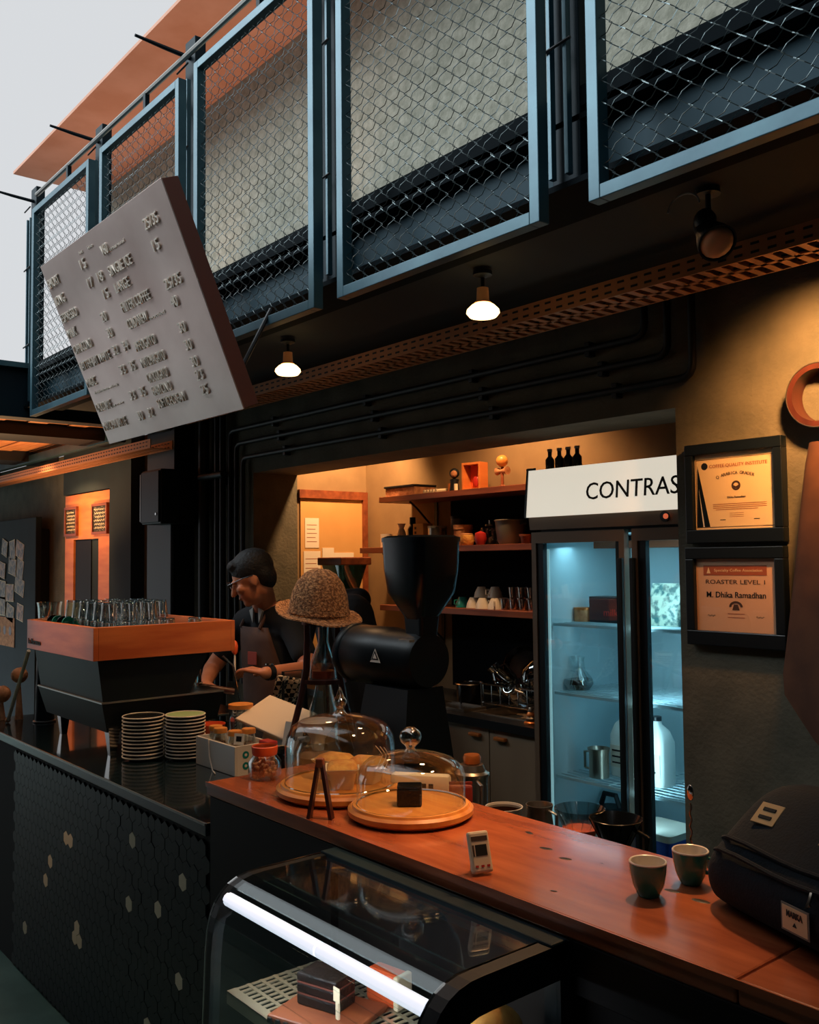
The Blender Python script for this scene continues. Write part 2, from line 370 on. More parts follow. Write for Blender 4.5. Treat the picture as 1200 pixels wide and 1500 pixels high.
# ================================================================ BALCONY PANELS
pw, ph = .83, 1.145
def chain_mesh(w, h):
    m = MB(); n = 27; sp = w/n; half = .0245; amp = sp*.56; rows = int(h/half)
    for i in range(n):
        x0 = sp*(i+.5); pts = []
        for k in range(rows+1):
            s = 1 if (k+i) % 2 else -1; z = k*half
            pts.append((x0+s*amp, .003*s, z))
            if k < rows: pts.append((x0+s*amp*.15, .007*s*(1 if i % 2 else -1), z+half*.42))
        m.tube(pts, .00135, 3, False)
    return m.mesh('chain_link_mesh', M['wire'])
cm = chain_mesh(pw-.06, ph-.06)
def panel(x, label):
    t = thing('mesh_panel', label, 'railing panel', (x, 1.65, 2.40), group=None)
    box('frame_bar', M['teal'], (0, .032, -.018, .018, 0, ph), t, .002); box('frame_bar', M['teal'], (pw-.032, pw, -.018, .018, 0, ph), t, .002)
    box('frame_bar', M['teal'], (.032, pw-.032, -.018, .018, 0, .032), t, .002); box('frame_bar', M['teal'], (.032, pw-.032, -.018, .018, ph-.032, ph), t, .002)
    o = link(cm, 'chain_link_mesh', t, (.03, 0, .03)); tag(o, kind='stuff')
    return t
PX = [-5.18, -4.215, -3.255, -2.30, -1.322, -.35]
PL = ['blue-grey framed chain-link balcony panel farthest left beside the sky', 'chain-link balcony panel whose lower half is hidden by the menu board', 'tall chain-link balcony panel directly right of the menu board',
      'chain-link balcony panel hanging above the right pendant lamp', 'chain-link balcony panel cut off at the upper right above the black spotlight', 'chain-link balcony panel beyond the one over the spotlight']
for x, l in zip(PX, PL):
    if x > -.5: continue
    panel(x, l)
for k, x in enumerate((-5.49, -4.50, -3.50, -2.49, -1.476)):
    t = thing('balcony_post', ('dark steel balcony post at the far left end of the railing', 'dark steel balcony post between the two leftmost mesh panels', 'dark steel balcony post behind the top corner of the menu board', 'dark steel balcony post between the panel right of the board and the wide middle panel', 'dark steel balcony post between the middle panel and the right panel')[k], 'post', (x, 1.74, 2.5))
    box('upright', M['dark_teal'], (-.045, .045, .0, .05, 0, 1.29), t, .003)
    for s in (-.032, .02): box('flat_bar', M['teal'], (x*0+s, s+.012, -.03, -.012, .03, 1.10), t, .001)
    MB().tube([(0, 0, 1.21), (0, -.12, 1.215), (-.005, -.24, 1.225)], [.010, .009, .006], 6).obj('bracket_rod', M['dark_teal'], t, True)
    for z in (.35, .8, 1.15): MB().tube([(-.05, -.035, z), (.05, -.035, z+.006)], .004, 5).obj('tie_bolt', M['black'], t)
t = thing('handrail', 'thin pale handrail above the chain-link panels', 'handrail', (-5.25, 1.68, 3.66))
MB().tube([(0, 0, 0), (6.2, 0, 0)], .012, 8).obj('rail', M['edge'], t, True)
for x in (.5, 1.45, 2.42, 3.4, 4.4): box('bracket', M['dark_teal'], (x-.012, x+.012, -.01, .01, -.10, -.005), t)

# ================================================================ MENU BOARD
BW, BH = 1.09, .735
bd = thing('menu_board', 'tilted grey metal menu board with raised letters hanging before the balcony', 'menu board', (-3.69, 1.48, 2.085), (R(112.68), 0, 0))
box('face_plate', M['board'], (0, BW, 0, BH, -.004, 0), bd, .001)
b = MB(); b.box(.004, BW-.001, .002, BH-.002, -.06, -.004); b.obj('back_box', M['boardside'], bd)
TXT = [('SHORT', 0.02, 0.641, 0.115), ('15', 0.353, 0.635, 0.05), ('LONG', 0.02, 0.572, 0.10), ('17', 0.357, 0.565, 0.045), ('18', 0.45, 0.565, 0.045), ('ESPRESSO', 0.02, 0.503, 0.16), ('15', 0.445, 0.504, 0.045), ('MILK', 0.02, 0.44, 0.09), ('20', 0.36, 0.436, 0.046), ('CAPPUCCINO', 0.02, 0.375, 0.18), ('30', 0.358, 0.376, 0.046), ('LATTE/FLAT WHITE', 0.02, 0.307, 0.30), ('32', 0.351, 0.311, 0.05), ('34', 0.442, 0.311, 0.046), ('MAGIC', 0.02, 0.238, 0.09), ('33', 0.347, 0.236, 0.05), ('35', 0.438, 0.236, 0.046), ('CHOCOLATE', 0.02, 0.134, 0.145), ('33', 0.347, 0.136, 0.05), ('35', 0.44, 0.137, 0.046), ('MATCHA LATTE', 0.02, 0.055, 0.22), ('30', 0.35, 0.056, 0.045), ('32', 0.44, 0.057, 0.046), ('V60', 0.55, 0.635, 0.055), ('25/35', 0.90, 0.628, 0.10), ('SINGLE ICE', 0.55, 0.562, 0.19), ('15', 0.905, 0.557, 0.046), ('LARGE', 0.55, 0.502, 0.12), ('FILTER COFFEE', 0.545, 0.433, 0.23), ('25/35', 0.892, 0.433, 0.115), ('COLD BREW', 0.542, 0.372, 0.162), ('40', 0.89, 0.374, 0.047), ('AFFOGATO', 0.535, 0.292, 0.165), ('30', 0.88, 0.29, 0.048), ('MATCHAGATO', 0.535, 0.231, 0.19), ('30', 0.88, 0.231, 0.046), ('CHOCOGATO', 0.538, 0.174, 0.162), ('30', 0.88, 0.174, 0.046), ('BABYCINO', 0.541, 0.126, 0.148), ('23', 0.88, 0.128, 0.048), ('SOFTICECREAM', 0.543, 0.078, 0.215), ('25', 0.88, 0.078, 0.046)]
SM = [('double ristretto with milk', 0.05, 0.205, 0.235), ('or mint', 0.172, 0.136, 0.10), ('hot', 0.374, 0.686, 0.034), ('ice', 0.457, 0.684, 0.043), ('manual', 0.615, 0.637, 0.12), ('bottled', 0.712, 0.372, 0.115)]
for s, u, v, w_ in TXT: text('lettering', s, .036, M['letter'], bd, (u, v, 0), (0, 0, 0), w_, .006, 0)
for s, u, v, w_ in SM: text('lettering', s, .011, M['letter'], bd, (u, v, 0), (0, 0, 0), w_, .003, .004)
for u in (.08, .38): MB().tube([(u, .50, -.058), (u, .556, -.395)], .006, 8).obj('mounting_rod', M['black'], bd, True)
for u in (.08, .98): MB().tube([(u, .08, -.058), (u, .279, -.30)], .008, 8).obj('mounting_rod', M['black'], bd, True)

# ================================================================ LAMPS
def pendant(x, y, label):
    t = thing('pendant_lamp', label, 'lamp', (x, y, 2.49))
    MB().lathe([(0, 0), (.03, 0), (.03, -.012), (.008, -.02), (0, -.02)]).obj('canopy', M['black'], t, True)
    MB().tube([(0, 0, -.015), (0, 0, -.06)], .006, 8).obj('stem', M['black'], t)
    MB().lathe([(0, -.05), (.018, -.052), (.02, -.09), (.028, -.10), (0, -.10)], seg=20).obj('socket', M['lens_dull'], t, True)
    bb = MB().lathe([(.02, -.098), (.036, -.106), (.050, -.120), (.052, -.130), (.042, -.142), (0, -.147)], seg=24).obj('bulb', M['lampwhite'], t, True)
    return t
pendant(-3.16, 2.0, 'glowing round pendant bulb nearer the menu board')
pendant(-2.04, 2.0, 'glowing round pendant bulb below the middle of the balcony')
t = thing('spotlight', 'unlit black track spotlight with a pale lens under the balcony at right', 'spotlight', (-1.25, 2.0, 2.50), (0, 0, 0))
MB().lathe([(0, 0), (.03, 0), (.03, -.015), (0, -.015)]).obj('canopy', M['black'], t)
MB().tube([(0, 0, -.01), (.0, 0, -.05), (-.02, 0, -.09)], .007, 8).obj('stem', M['black'], t)
MB().tube([(-.05+.045*math.cos(a/10*math.pi)*1.0, -.03, -.04+.035*math.sin(a/10*math.pi)) for a in range(0, 11)], .0025, 6).obj('cable', M['edge'], t, True)
h = MB().lathe([(0, .06), (.022, .055), (.03, .01), (.045, -.045), (.047, -.06), (.043, -.06)], seg=22).obj('lamp_housing', M['black'], t, True, (0.0, 0, -.11)); h.rotation_euler = Vector((.62, -.40, -.68)).to_track_quat('-Z', 'Y').to_euler()
MB().ball((0, 0, 0), .041, 16, (1, 1, .45)).obj('lens', M['lens_dull'], h, True, (0, 0, -.054))
MB().ball((0, 0, 0), .028, 12).obj('swivel', M['black'], t, True, (-.01, 0, -.075))

# ================================================================ COUNTERS
FY = 1.18
t = thing('black_counter', 'dark counter with glossy black top and hexagon-tiled front at left', 'counter', (-3.12, FY, 0))
X0, X1 = -4.45+3.12, -2.275+3.12
m = MB(); m.box(X0, X1, 0, .82, .875, .91, bev=.003); m.box(X1, 1.02, .40, .82, .875, .91); m.obj('worktop', M['black_top'], t)
box('edge_strip', M['edge'], (X0, X1, -.004, .0, .904, .9105), t)
box('carcass', M['grout'], (X0+.04, X1, .03, .78, 0, .875), t)
hexs = [(.0265*math.cos(R(60*i+30))*.97, .0265*math.sin(R(60*i+30))*.97) for i in range(6)]
def hexmesh(mm): return MB().prism([(a, b) for a, b in hexs], -.006, 0, 'Y').mesh('tile', mm)
hd_, hb_ = hexmesh(M['tile']), hexmesh(M['tileb'])
bronze = [(-3.38, .615), (-3.328, .617), (-3.55, .493), (-3.582, .446), (-2.821, .749), (-2.465, .707), (-2.81, .533), (-2.64, .575), (-3.251, .362), (-3.283, .313), (-3.233, .31), (-2.477, .444), (-3.826, .2), (-2.704, .241)]
tw, th = .0265*math.sqrt(3), .0265*1.5
cells = []
r = 0; z = .03
while z < .855:
    x = -3.95+(tw/2 if r % 2 else 0)
    while x < -2.30: cells.append((x, z)); x += tw
    z += th; r += 1
bset = {min(range(len(cells)), key=lambda i: (cells[i][0]-bx)**2+(cells[i][1]-bz)**2) for bx, bz in bronze}
order = sorted((i for i in range(len(cells)) if i not in bset), key=lambda i: (cells[i][0]+2.1)**2+(cells[i][1]-.95)**2)
rest = MB()
for n, i in enumerate(list(bset)+order):
    x, z = cells[i]
    if n < 298: 
        o = link(hb_ if i in bset else hd_, 'tile', t, (x+3.12, .03+random.uniform(-.0012, .0006), z))
        if i in bset: o['label'] = 'bronze coloured hexagonal tile'
    else: rest.prism([(x+3.12+a, z+b) for a, b in hexs], .024, .03, 'Y')
tag(rest.obj('tile_field', M['tile'], t), kind='stuff')

t = thing('wood_counter', 'varnished red-brown wooden bar counter with knots', 'counter', (-1.0, FY, 0))
m = MB(); m.box(-1.272, .272, 0, .38, .985, 1.02, bev=.004); m.obj('top_slab', M['bar'], t)
m = MB(); m.box(.2745, 1.9, 0, .38, .985, 1.02, bev=.004); m.obj('top_slab', M['bar'], t)
m = MB(); m.box(-1.25, -.70, .0, .03, 0, .985); m.box(-.70, -.02, .0, .03, .97, .985); m.box(-.02, 1.9, .02, .05, 0, .985); m.box(-1.25, -1.22, .03, .36, 0, .985); m.obj('front_panel', M['bar_body'], t)
box('front_rail', M['bar_body'], (-.02, 1.9, .0, .02, .90, .985), t, .002)
box('edge_strip', M['bar'], (-1.272, 1.9, -.003, 0, 1.008, 1.0205), t)
box('back_shelf', M['black_top'], (-1.25, 1.3, .385, .58, .885, .91), t)
box('rear_panel', M['bar_body'], (-1.25, 1.3, .55, .57, 0, .885), t)
for x, y, s in ((-1.291, 1.42, .013), (-1.223, 1.40, .012), (-1.087, 1.434, .011), (-.985, 1.405, .013), (-.925, 1.40, .015), (-1.387, 1.474, .011), (-1.12, 1.25, .006)):
    o = MB().lathe([(s, .0), (s*.85, .0008), (0, .0008)], seg=12, sx=1.2, sy=.55).obj('wood_knot', M['brown'], t, True, (x+1.0, y-FY, 1.0198)); o.rotation_euler[2] = random.uniform(-.4, .4)

# ---------------------------------------------------------------- DISPLAY CASE
cx0, cx1 = -1.665, -1.02
t = thing('display_case', 'curved glass pastry display case set into the counter front', 'display case', (-1.34, 1.0, 0))
L0, L1 = cx0+1.34, cx1+1.34
prof = [(.15, .985), (-.02, .985), (-.045, .984), (-.068, .979), (-.088, .970), (-.104, .957), (-.117, .940), (-.127, .918), (-.133, .892), (-.137, .85), (-.142, .72), (-.150, .36)]
def strip(mm, x0, x1, th):
    inn = [(a+(.0 if i == 0 else th*(.3 if a > -.1 else 1)), b-th*(1 if b > .93 else .2)) for i, (a, b) in enumerate(prof)]
    for k in range(len(prof)-1):
        a, b_, c, d = prof[k], prof[k+1], inn[k+1], inn[k]
        mm.prism([a, b_, c, d], x0, x1, 'X')
m = MB(); strip(m, L0+.02, L1-.03, .004); m.obj('curved_pane', M['pane'], t, True)
m = MB(); strip(m, L0, L0+.022, .022); m.obj('end_frame', M['fridge_dark'], t, True)
m = MB(); strip(m, L0-.004, L0+.004, .006); m.obj('chrome_trim', M['chrome'], t, True)
m = MB(); strip(m, L1-.032, L1, .055); m.obj('end_frame', M['black'], t, True)
m = MB(); strip(m, L1-.034, L1-.028, .004); m.obj('chrome_trim', M['chrome'], t, True)
box('rear_rail', M['dark_teal'], (L0, L1, .13, .17, .955, .99), t, .003)
box('side_pane', M['pane'], (L1-.01, L1-.006, -.13, .15, .40, .94), t)
box('rear_post', M['fridge_dark'], (L1-.035, L1, .15, .175, .30, .985), t)
box('rear_wall', M['bar_body'], (L0, L1, .175, .178, .30, .955), t)
box('base', M['black'], (L0, L1, -.15, .18, 0, .36), t, .004)
MB().tube([(L0+.02, -.098, .948), (L0+.33, -.098, .948)], .013, 12).obj('light_tube', M['led'], t, True)
MB().tube([(L0+.335, -.098, .948), (L1-.035, -.098, .948)], .013, 12).obj('light_tube', M['led'], t, True)
m = MB(); sx0, sx1 = L0+.025, L1-.035
n = 36; dx = (sx1-sx0)/n
m.box(sx0, sx1, -.105, -.085, .775, .779); m.box(sx0, sx1, .12, .14, .775, .779); m.box(sx0, sx1, -.105, -.101, .755, .779)
for j in range(7):
    yy = -.085+j*.0293
    for i in range(n): m.box(sx0+i*dx, sx0+i*dx+dx*.45, yy, yy+.0293, .776, .778)
    if j < 6: m.box(sx0, sx1, yy+.022, yy+.0293, .7762, .7788)
m.obj('perforated_shelf', M['perf'], t)
for x in (sx0+.01, sx1-.02): box('shelf_bracket', M['chrome'], (x, x+.012, -.09, .14, .752, .772), t)
light('case_tube_light', 'AREA', (-1.34, .905, .925), 1.3, (.95, .95, 1), target=(-1.34, 1.02, .6), size=(.55, .02))
b = MB(); b.box(-.085, .085, -.07, .07, 0, .012, bev=.004)
tr = thing('serving_board', 'small dark board with serrated edge under the cake inside the case', 'board', (-1.43, .985, .7795), (0, 0, R(20)))
b.obj('board', M['shelf'], tr)
for i in range(9): box('edge_tooth', M['black'], (-.08+i*.018, -.072+i*.018, -.074, -.07, .001, .009), tr)
tr = thing('chocolate_cake', 'dark layered chocolate cake slice on the board inside the case', 'cake', (-1.45, .995, .7925), (0, 0, R(18)))
for k, (a, c) in enumerate(((0, .018), (.021, .038), (.041, .056))): box('sponge_layer', M['brown'], (-.045, .045, -.03, .03, a, c), tr, .003)
for a in (.018, .038): box('cream_layer', mat('cake_cream', C(110, 60, 50), .6), (-.044, .044, -.029, .029, a, a+.003), tr)
tr = thing('price_stick', 'small cream paper price marker stuck beside the chocolate cake', 'price tag', (-1.385, .975, .7925)); box('stick', M['paper'], (-.004, .004, -.002, .002, 0, .05), tr); box('paper_flag', M['paper'], (-.009, .009, -.003, -.002, .03, .055), tr)
tr = thing('pastry_pack', 'red wrapped pastry pack behind the cake in the case', 'pastry', (-1.40, 1.10, .7795), (0, 0, R(10))); box('wrapper', M['orange'], (-.04, .04, -.02, .02, 0, .06), tr, .008); box('paper_sleeve', M['paper'], (.03, .042, -.021, .021, 0, .06), tr, .003)
tr = thing('bread_loaf', 'golden bread loaf seen through the right side pane of the case', 'bread', (-1.09, 1.07, .7795)); MB().ball((0, 0, .055), .06, 20, (.55, 1, .92)).obj('loaf', M['crumb'], tr, True); box('paper_wrap', M['orange'], (-.034, .034, -.05, .05, 0, .05), tr, .006)
tr = thing('bread_roll', 'rounded bread roll beside the loaf in the case', 'bread', (-1.11, .95, .7795)); MB().ball((0, 0, .028), .035, 16, (1, 1.2, .8)).obj('roll', M['crumb'], tr, True); MB().tube([(-.02, -.02, .052), (.02, .02, .052)], .004, 6).obj('score_line', M['brown'], tr)

# ================================================================ ESPRESSO MACHINE
em = thing('espresso_machine', 'large black espresso machine with wooden cup gallery', 'espresso machine', (-3.61, 1.53, .91))
hx, hy = .36, .28          # half sizes of the gallery
gz0, gz1 = .345, .463
for d in ((-hx, hx, -hy, -hy+.018), (-hx, hx, hy-.018, hy), (-hx, -hx+.018, -hy+.018, hy-.018), (hx-.018, hx, -hy+.018, hy-.018)):
    box('gallery_board', M['machwood'], (d[0], d[1], d[2], d[3], gz0, gz1), em, .0015)
box('cup_tray', M['chrome'], (-hx+.018, hx-.018, -hy+.018, hy-.018, gz0+.06, gz0+.068), em)
def frustum(m, a, b):
    (x0, x1, y0, y1, z0), (u0, u1, v0, v1, z1) = a, b
    A = [m.b.verts.new(p) for p in ((x0, y0, z0), (x1, y0, z0), (x1, y1, z0), (x0, y1, z0))]; B = [m.b.verts.new(p) for p in ((u0, v0, z1), (u1, v0, z1), (u1, v1, z1), (u0, v1, z1))]
    m.b.faces.new(A[::-1]); m.b.faces.new(B)
    for i in range(4): m.b.faces.new((A[i], A[(i+1) % 4], B[(i+1) % 4], B[i]))
    return m
frustum(MB(), (-.325, .335, -.235, .10, .195), (-.34, .335, -.255, .18, gz0)).obj('upper_body', M['machblack'], em)
frustum(MB(), (-.31, .325, -.215, .22, .085), (-.335, .345, -.242, .24, .19)).obj('lower_body', M['machblack'], em)
box('steel_line', M['edge'], (-.337, .347, -.244, .24, .19, .195), em)
for x, y in ((-.24, -.17), (.31, -.19), (-.24, .19), (.30, .19)):
    frustum(MB(), (x-.011, x+.011, y-.011, y+.011, 0), (x-.022, x+.022, y-.022, y+.022, .10)).obj('leg', M['chrome'], em)
text('lettering', 'La Marzocco', .022, M['inkblack'], em, (-hx+.02, -hy-.0005, gz0+.022), width=.15, depth=.002, bold=.02)
for x in (-.14, .14):
    MB().lathe([(0, 0), (.045, 0), (.045, .05), (.034, .06), (.034, .085), (0, .085)], (x, .20, .21), 20).obj('group_head', M['chrome'], em, True)
    pf = MB().lathe([(0, 0), (.03, 0), (.036, .03), (.036, .045), (0, .045)], (x, .20, .165), 20).obj('portafilter', M['chrome'], em, True)
    MB().tube([(x, .235, .195), (x+.02, .29, .18), (x+.05, .37, .16)], [.008, .012, .015], 10).obj('handle', M['stand'], pf, True)
for x in (-.28, .30): MB().tube([(x, .26, .32), (x+.01, .30, .28), (x+.02, .33, .12)], .005, 8).obj('steam_wand', M['chrome'], em, True)
box('drip_tray', M['chrome'], (-.26, .29, .14, .38, .085, .095), em, .003)
MB().tube([(-.26, .375, .075), (.30, .375, .075)], .006, 8).obj('tray_rail', M['edge'], em)

# things on the machine
TZ = .91+gz0+.068+.0005
gp = [(0, 0), (.024, 0), (.024, .004), (.026, .006), (.0325, .064), (.0335, .066), (.032, .066), (.0245, .009), (0, .008)]
def tumbler(loc, label, group, flip=True):
    t = thing('glass_tumbler', label, 'glass', loc, group=group)
    p = [(r, (.066-z) if flip else z) for r, z in gp]
    MB().lathe(p, seg=14).obj('glass_wall', M['glass'], t, True)
    q = .062 if flip else .004
    MB().lathe([(.0255, q-.004), (.026, q), (.0255, q+.004), (.0, q+.004)], seg=14).obj('thick_base', thick, t, True)
    return t
thick = thin_glass('thick_glass', (.80, .86, .86, 1), .22, .7)
g0 = None
for layer in range(2):
    for i in range(6):
        for j in range(4):
            if layer and (i in (0,) and j == 3): continue
            if layer == 1 and i > 4 and j > 2: continue
            x = -3.32-.072*i; y = 1.335+.076*j
            z = TZ+layer*.0675
            lab = ('upper' if layer else 'lower')+' layer upside-down glass tumbler on the espresso machine'
            O = ('rightmost', 'second', 'third', 'fourth', 'fifth', 'leftmost'); RR = ('front', 'second', 'third', 'back')
            lab = f"upturned tumbler on the machine, {'upper' if layer else 'lower'} layer, {RR[j]} row, {O[i]} from the right".replace('rightmost from the right', 'right end').replace('leftmost from the right', 'left end')
            if g0 is None: g0 = tumbler((x, y, z), lab, 'upturned tumblers on the machine'); 
            else: c = copy_tree(g0, None, (x, y, z)); c['label'] = lab
tl = tumbler((-3.30, 1.665, TZ), 'single tumbler at the right end of the tumblers on the machine', None)
tl = tumbler((-3.95, 1.47, TZ+.03), 'single tumbler standing behind the coloured cups on the machine', None)
for k in range(4):
    x = -3.845+.056*k*1.0; col = M['greenglaze'] if k % 2 else M['blackglaze']
    t = thing('espresso_cup', ('black cup leaning at the left end of the cups on the machine', 'green cup between the two black cups on the machine', 'black cup between the two green cups on the machine', 'green cup lying next to the glass tumblers')[k], 'cup', (x+.03, 1.305, TZ+.034), (R(0), R(62), 0))
    MB().lathe([(0, -.026), (.017, -.026), (.028, -.012), (.033, .018), (.0315, .02), (.026, -.01), (0, -.02)], seg=18).obj('bowl', col, t, True)
    MB().tube([(0, -.030, .008), (0, -.045, .004), (0, -.044, -.01), (0, -.028, -.014)], .0035, 8).obj('handle', col, t, True)
t = thing('glass_pitcher', 'open clear glass pitcher at the left end of the machine top', 'pitcher', (-4.0+.10, 1.44, TZ)); t.location = (-3.905, 1.318, TZ)
MB().lathe([(0, 0), (.04, 0), (.046, .10), (.05, .12), (.048, .12), (.043, .1), (.038, .004), (0, .004)], seg=20).obj('glass_wall', M['glass'], t, True); MB().tube([(-.05, 0, .10), (-.078, 0, .09), (-.075, 0, .03), (-.042, 0, .02)], .005, 8).obj('handle', thick, t, True)
MB().lathe([(0, .005), (.038, .005), (.041, .05), (0, .05)], seg=18).obj('contents', M['wicker'], t, True)
t = thing('folded_card', 'cream menu card standing on the machine beside the pitcher', 'card', (-3.89, 1.40, TZ), (R(-8), 0, R(30))); box('card_face', M['paper'], (-.032, .032, -.001, .001, 0, .115), t); box('card_back', M['paper'], (-.032, .032, .02, .022, 0, .11), t)
box('print_line', M['ink'], (-.022, .022, -.0015, -.001, .055, .059), t)
for k in range(9):
    c = thing('sugar_stick', 'striped paper sugar stick in the row at the right end of the machine top', 'sugar stick', (-3.33-.0*k, 1.70+0*k, TZ), group='sugar sticks on the machine'); c.location = (-3.30-.024*(k % 5), 1.715+.02*(k//5)*2, TZ+.027)
    box('stick', M['paper'], (-.008, .008, -.03, .03, 0, .008), c, .001); box('stripe', M['shelf'], (-.0085, .0085, -.012, .0, -.0005, .0085), c)

# ================================================================ THINGS ON THE BLACK COUNTER
CZ = .9105
def saucer_stack(x, y, n, r, top, lab, grp, gap=.0125):
    first = None
    for k in range(n):
        if k < n-1 and first: c = copy_tree(first, None, (x+random.uniform(-.001, .001), y, CZ+k*gap))
        else:
            colr = top if k == n-1 else M['blackglaze']
            c = thing('saucer', lab, 'saucer', (x, y, CZ+k*gap), group=grp)
            MB().lathe([(0, 0), (r*.55, 0), (r*.6, .003), (r*.97, .0095), (r*.97, .0115), (r*.6, .006), (0, .005)], seg=30).obj('dish', colr, c, True)
            MB().lathe([(r*.95, .0085), (r, .0095), (r*1.005, .0125), (r*.97, .0138), (r*.95, .0125)], seg=30).obj('rim', M['white'], c, True)
            if k == 0: first = c
        c['label'] = lab[1] if k == n-1 else lab[0]+', '+('bottom one' if k == 0 else ('second', 'third', 'fourth', 'fifth', 'sixth', 'seventh', 'eighth', 'ninth', 'tenth', 'eleventh', 'twelfth')[n-2-k]+' from the top')
saucer_stack(-3.17, 1.40, 12, .073, M['blackglaze'], ('white-rimmed black saucer in the left stack', 'topmost black saucer of the left stack on the black counter'), 'left saucer stack')
saucer_stack(-3.075, 1.515, 13, .070, mat('sage_glaze', C(150, 176, 120), .3), ('white-rimmed black saucer in the right stack', 'pale green saucer on top of the right stack'), 'right saucer stack', .0118)
# white box with stickers and jars
t = thing('white_crate', 'white wooden box with round green stickers holding small jars', 'box', (-2.83, 1.57, CZ))
m = MB(); m.box(-.135, .135, -.07, -.062, 0, .095, bev=.002); m.box(-.135, .135, .062, .07, 0, .095, bev=.002); m.box(-.135, -.127, -.062, .062, 0, .095); m.box(.127, .135, -.062, .062, 0, .095); m.box(-.127, .127, -.062, .062, 0, .03); m.obj('box_body', M['white'], t)
for y_, z_, c_ in ((-.03, .065, 'greenglaze'), (-.03, .03, 'greenglaze'), (.015, .035, 'red'), (.02, .068, 'bluebox'), (.045, .03, 'orange')):
    MB().lathe([(0, 0), (.012, 0), (.012, .0012), (0, .0012)], (.135, y_, z_), 14, 'X').obj('sticker', M[c_], t)
    MB().lathe([(0, 0), (.005, 0), (.005, .0016), (0, .0016)], (.135, y_, z_), 10, 'X').obj('sticker_centre', M['white'], t)
MB().tube([(-.04, -.072, .095), (-.03, -.074, .04), (.0, -.078, .0), (.06, -.10, .003)], .0025, 6).obj('white_cable', M['white'], t, True)
def jar(loc, r, h, label, lid=M['wood'], fill=M['crumb'], cat='jar'):
    t = thing('glass_jar', label, cat, loc)
    MB().lathe([(0, 0), (r, 0), (r, h*.8), (r*.85, h*.9), (r*.85, h), (r*.82, h), (r*.82, h*.9), (r*.95, h*.78), (r*.95, .003), (0, .003)], seg=20).obj('glass_wall', M['glass'], t, True)
    MB().lathe([(0, .004), (r*.93, .004), (r*.93, h*.62), (r*.5, h*.68), (0, h*.66)], seg=18).obj('contents', fill, t, True)
    MB().lathe([(0, h), (r*.98, h), (r*.98, h+.012), (r*.9, h+.016), (0, h+.016)], seg=20).obj('lid', lid, t, True)
    return t
bean = mat('spice_fill', C(196, 140, 96), .8, 0, C(90, 60, 44), 90, contrast=(.4, .6))
for k, (x, y, lab) in enumerate(((-2.905, 1.545, 'small cork-lidded jar at the left of the white box'), (-2.855, 1.535, 'small cork-lidded jar second from left in the white box'), (-2.775, 1.545, 'small cork-lidded jar at the front right of the white box'), (-2.78, 1.60, 'small cork-lidded jar behind at the right of the white box'))):
    jar((x, y, CZ+.031), .024, .085, lab, M['round_board'], bean)
t = thing('glass_canister', 'tall clear glass canister with wooden lid behind the white box', 'jar', (-3.09, 1.745, CZ))
MB().lathe([(0, 0), (.043, 0), (.043, .15), (.041, .15), (.041, .003), (0, .003)], seg=24).obj('glass_wall', M['glass'], t, True); MB().lathe([(0, .148), (.046, .148), (.046, .163), (.038, .165), (0, .165)], seg=24).obj('lid', M['round_board'], t, True)
t = thing('orange_jug', 'bright orange plastic jug behind the right saucer stack', 'jug', (-3.12, 1.64, CZ))
MB().lathe([(0, 0), (.035, 0), (.045, .07), (.052, .10), (.049, .10), (.042, .07), (.032, .003), (0, .003)], seg=20).obj('cone', M['orange'], t, True); MB().tube([(.045, 0, .05), (.075, 0, .045), (.09, 0, .02)], .010, 8).obj('spout', M['orange'], t, True)
t = thing('tag_card', 'small white card with black square print in front of the jars', 'card', (-2.715, 1.525, CZ+.096), (R(-10), 0, R(30))); box('card', M['paperw'], (-.018, .018, -.001, .001, 0, .036), t); box('print', M['inkblack'], (-.010, .010, -.0016, -.001, .010, .027), t)
t = thing('tablet_stand', 'cream tablet register tilted on a white stand by the jars', 'tablet', (-2.93, 1.80, CZ), (0, 0, R(10)))
o = box('tablet', M['plastic'], (-.13, .13, -.085, .085, -.006, .006), t, .004); o.location = (0, 0, .128); o.rotation_euler = (R(24), R(10), 0)
o2 = box('screen', M['frame'], (-.115, .115, -.072, .072, -.007, -.0061), o)
frustum(MB(), (-.05, .05, -.04, .04, 0), (-.03, .03, -.02, .02, .12)).obj('stand', M['white'], t)
t = thing('note_card', 'white folded note card printed MENU below the tablet', 'card', (-2.74, 1.73, CZ), (R(-14), 0, R(12))); box('card_face', M['paperw'], (-.045, .045, -.001, .001, .03, .14), t); box('foot', M['paperw'], (-.045, .045, 0, .03, .03, .032), t, 0); box('backing', M['white'], (-.04, .04, .001, .025, 0, .03), t)
text('lettering', 'MENU', .014, M['inkblack'], t, (-.02, -.0014, .08), width=.042, depth=.0004, bold=.02)
t = thing('striped_cloth', 'black and white checked cloth hanging over a bar behind the tablet', 'cloth', (-3.13, 1.94, CZ))
chk = bpy.data.materials.new('checked_cloth'); chk.use_nodes = True; nt = chk.node_tree; ck = nt.nodes.new('ShaderNodeTexChecker'); ck.inputs[1].default_value = C(214, 190, 160); ck.inputs[2].default_value = C(20, 20, 22); ck.inputs['Scale'].default_value = 55; tc = nt.nodes.new('ShaderNodeTexCoord'); nt.links.new(tc.outputs['Object'], ck.inputs[0]); nt.links.new(ck.outputs[0], nt.nodes['Principled BSDF'].inputs[0]); nt.nodes['Principled BSDF'].inputs['Roughness'].default_value = .9
m = MB(); A = []
for i in range(13):
    s = i/12; A.append([m.b.verts.new((-.10+.17*s+.01*math.sin(j*1.7), -.05+.035*j*.5+.006*math.sin(i+j), .06+.20*s**1.6-.004*j)) for j in range(8)])
for i in range(12):
    for j in range(7): m.b.faces.new((A[i][j], A[i+1][j], A[i+1][j+1], A[i][j+1]))
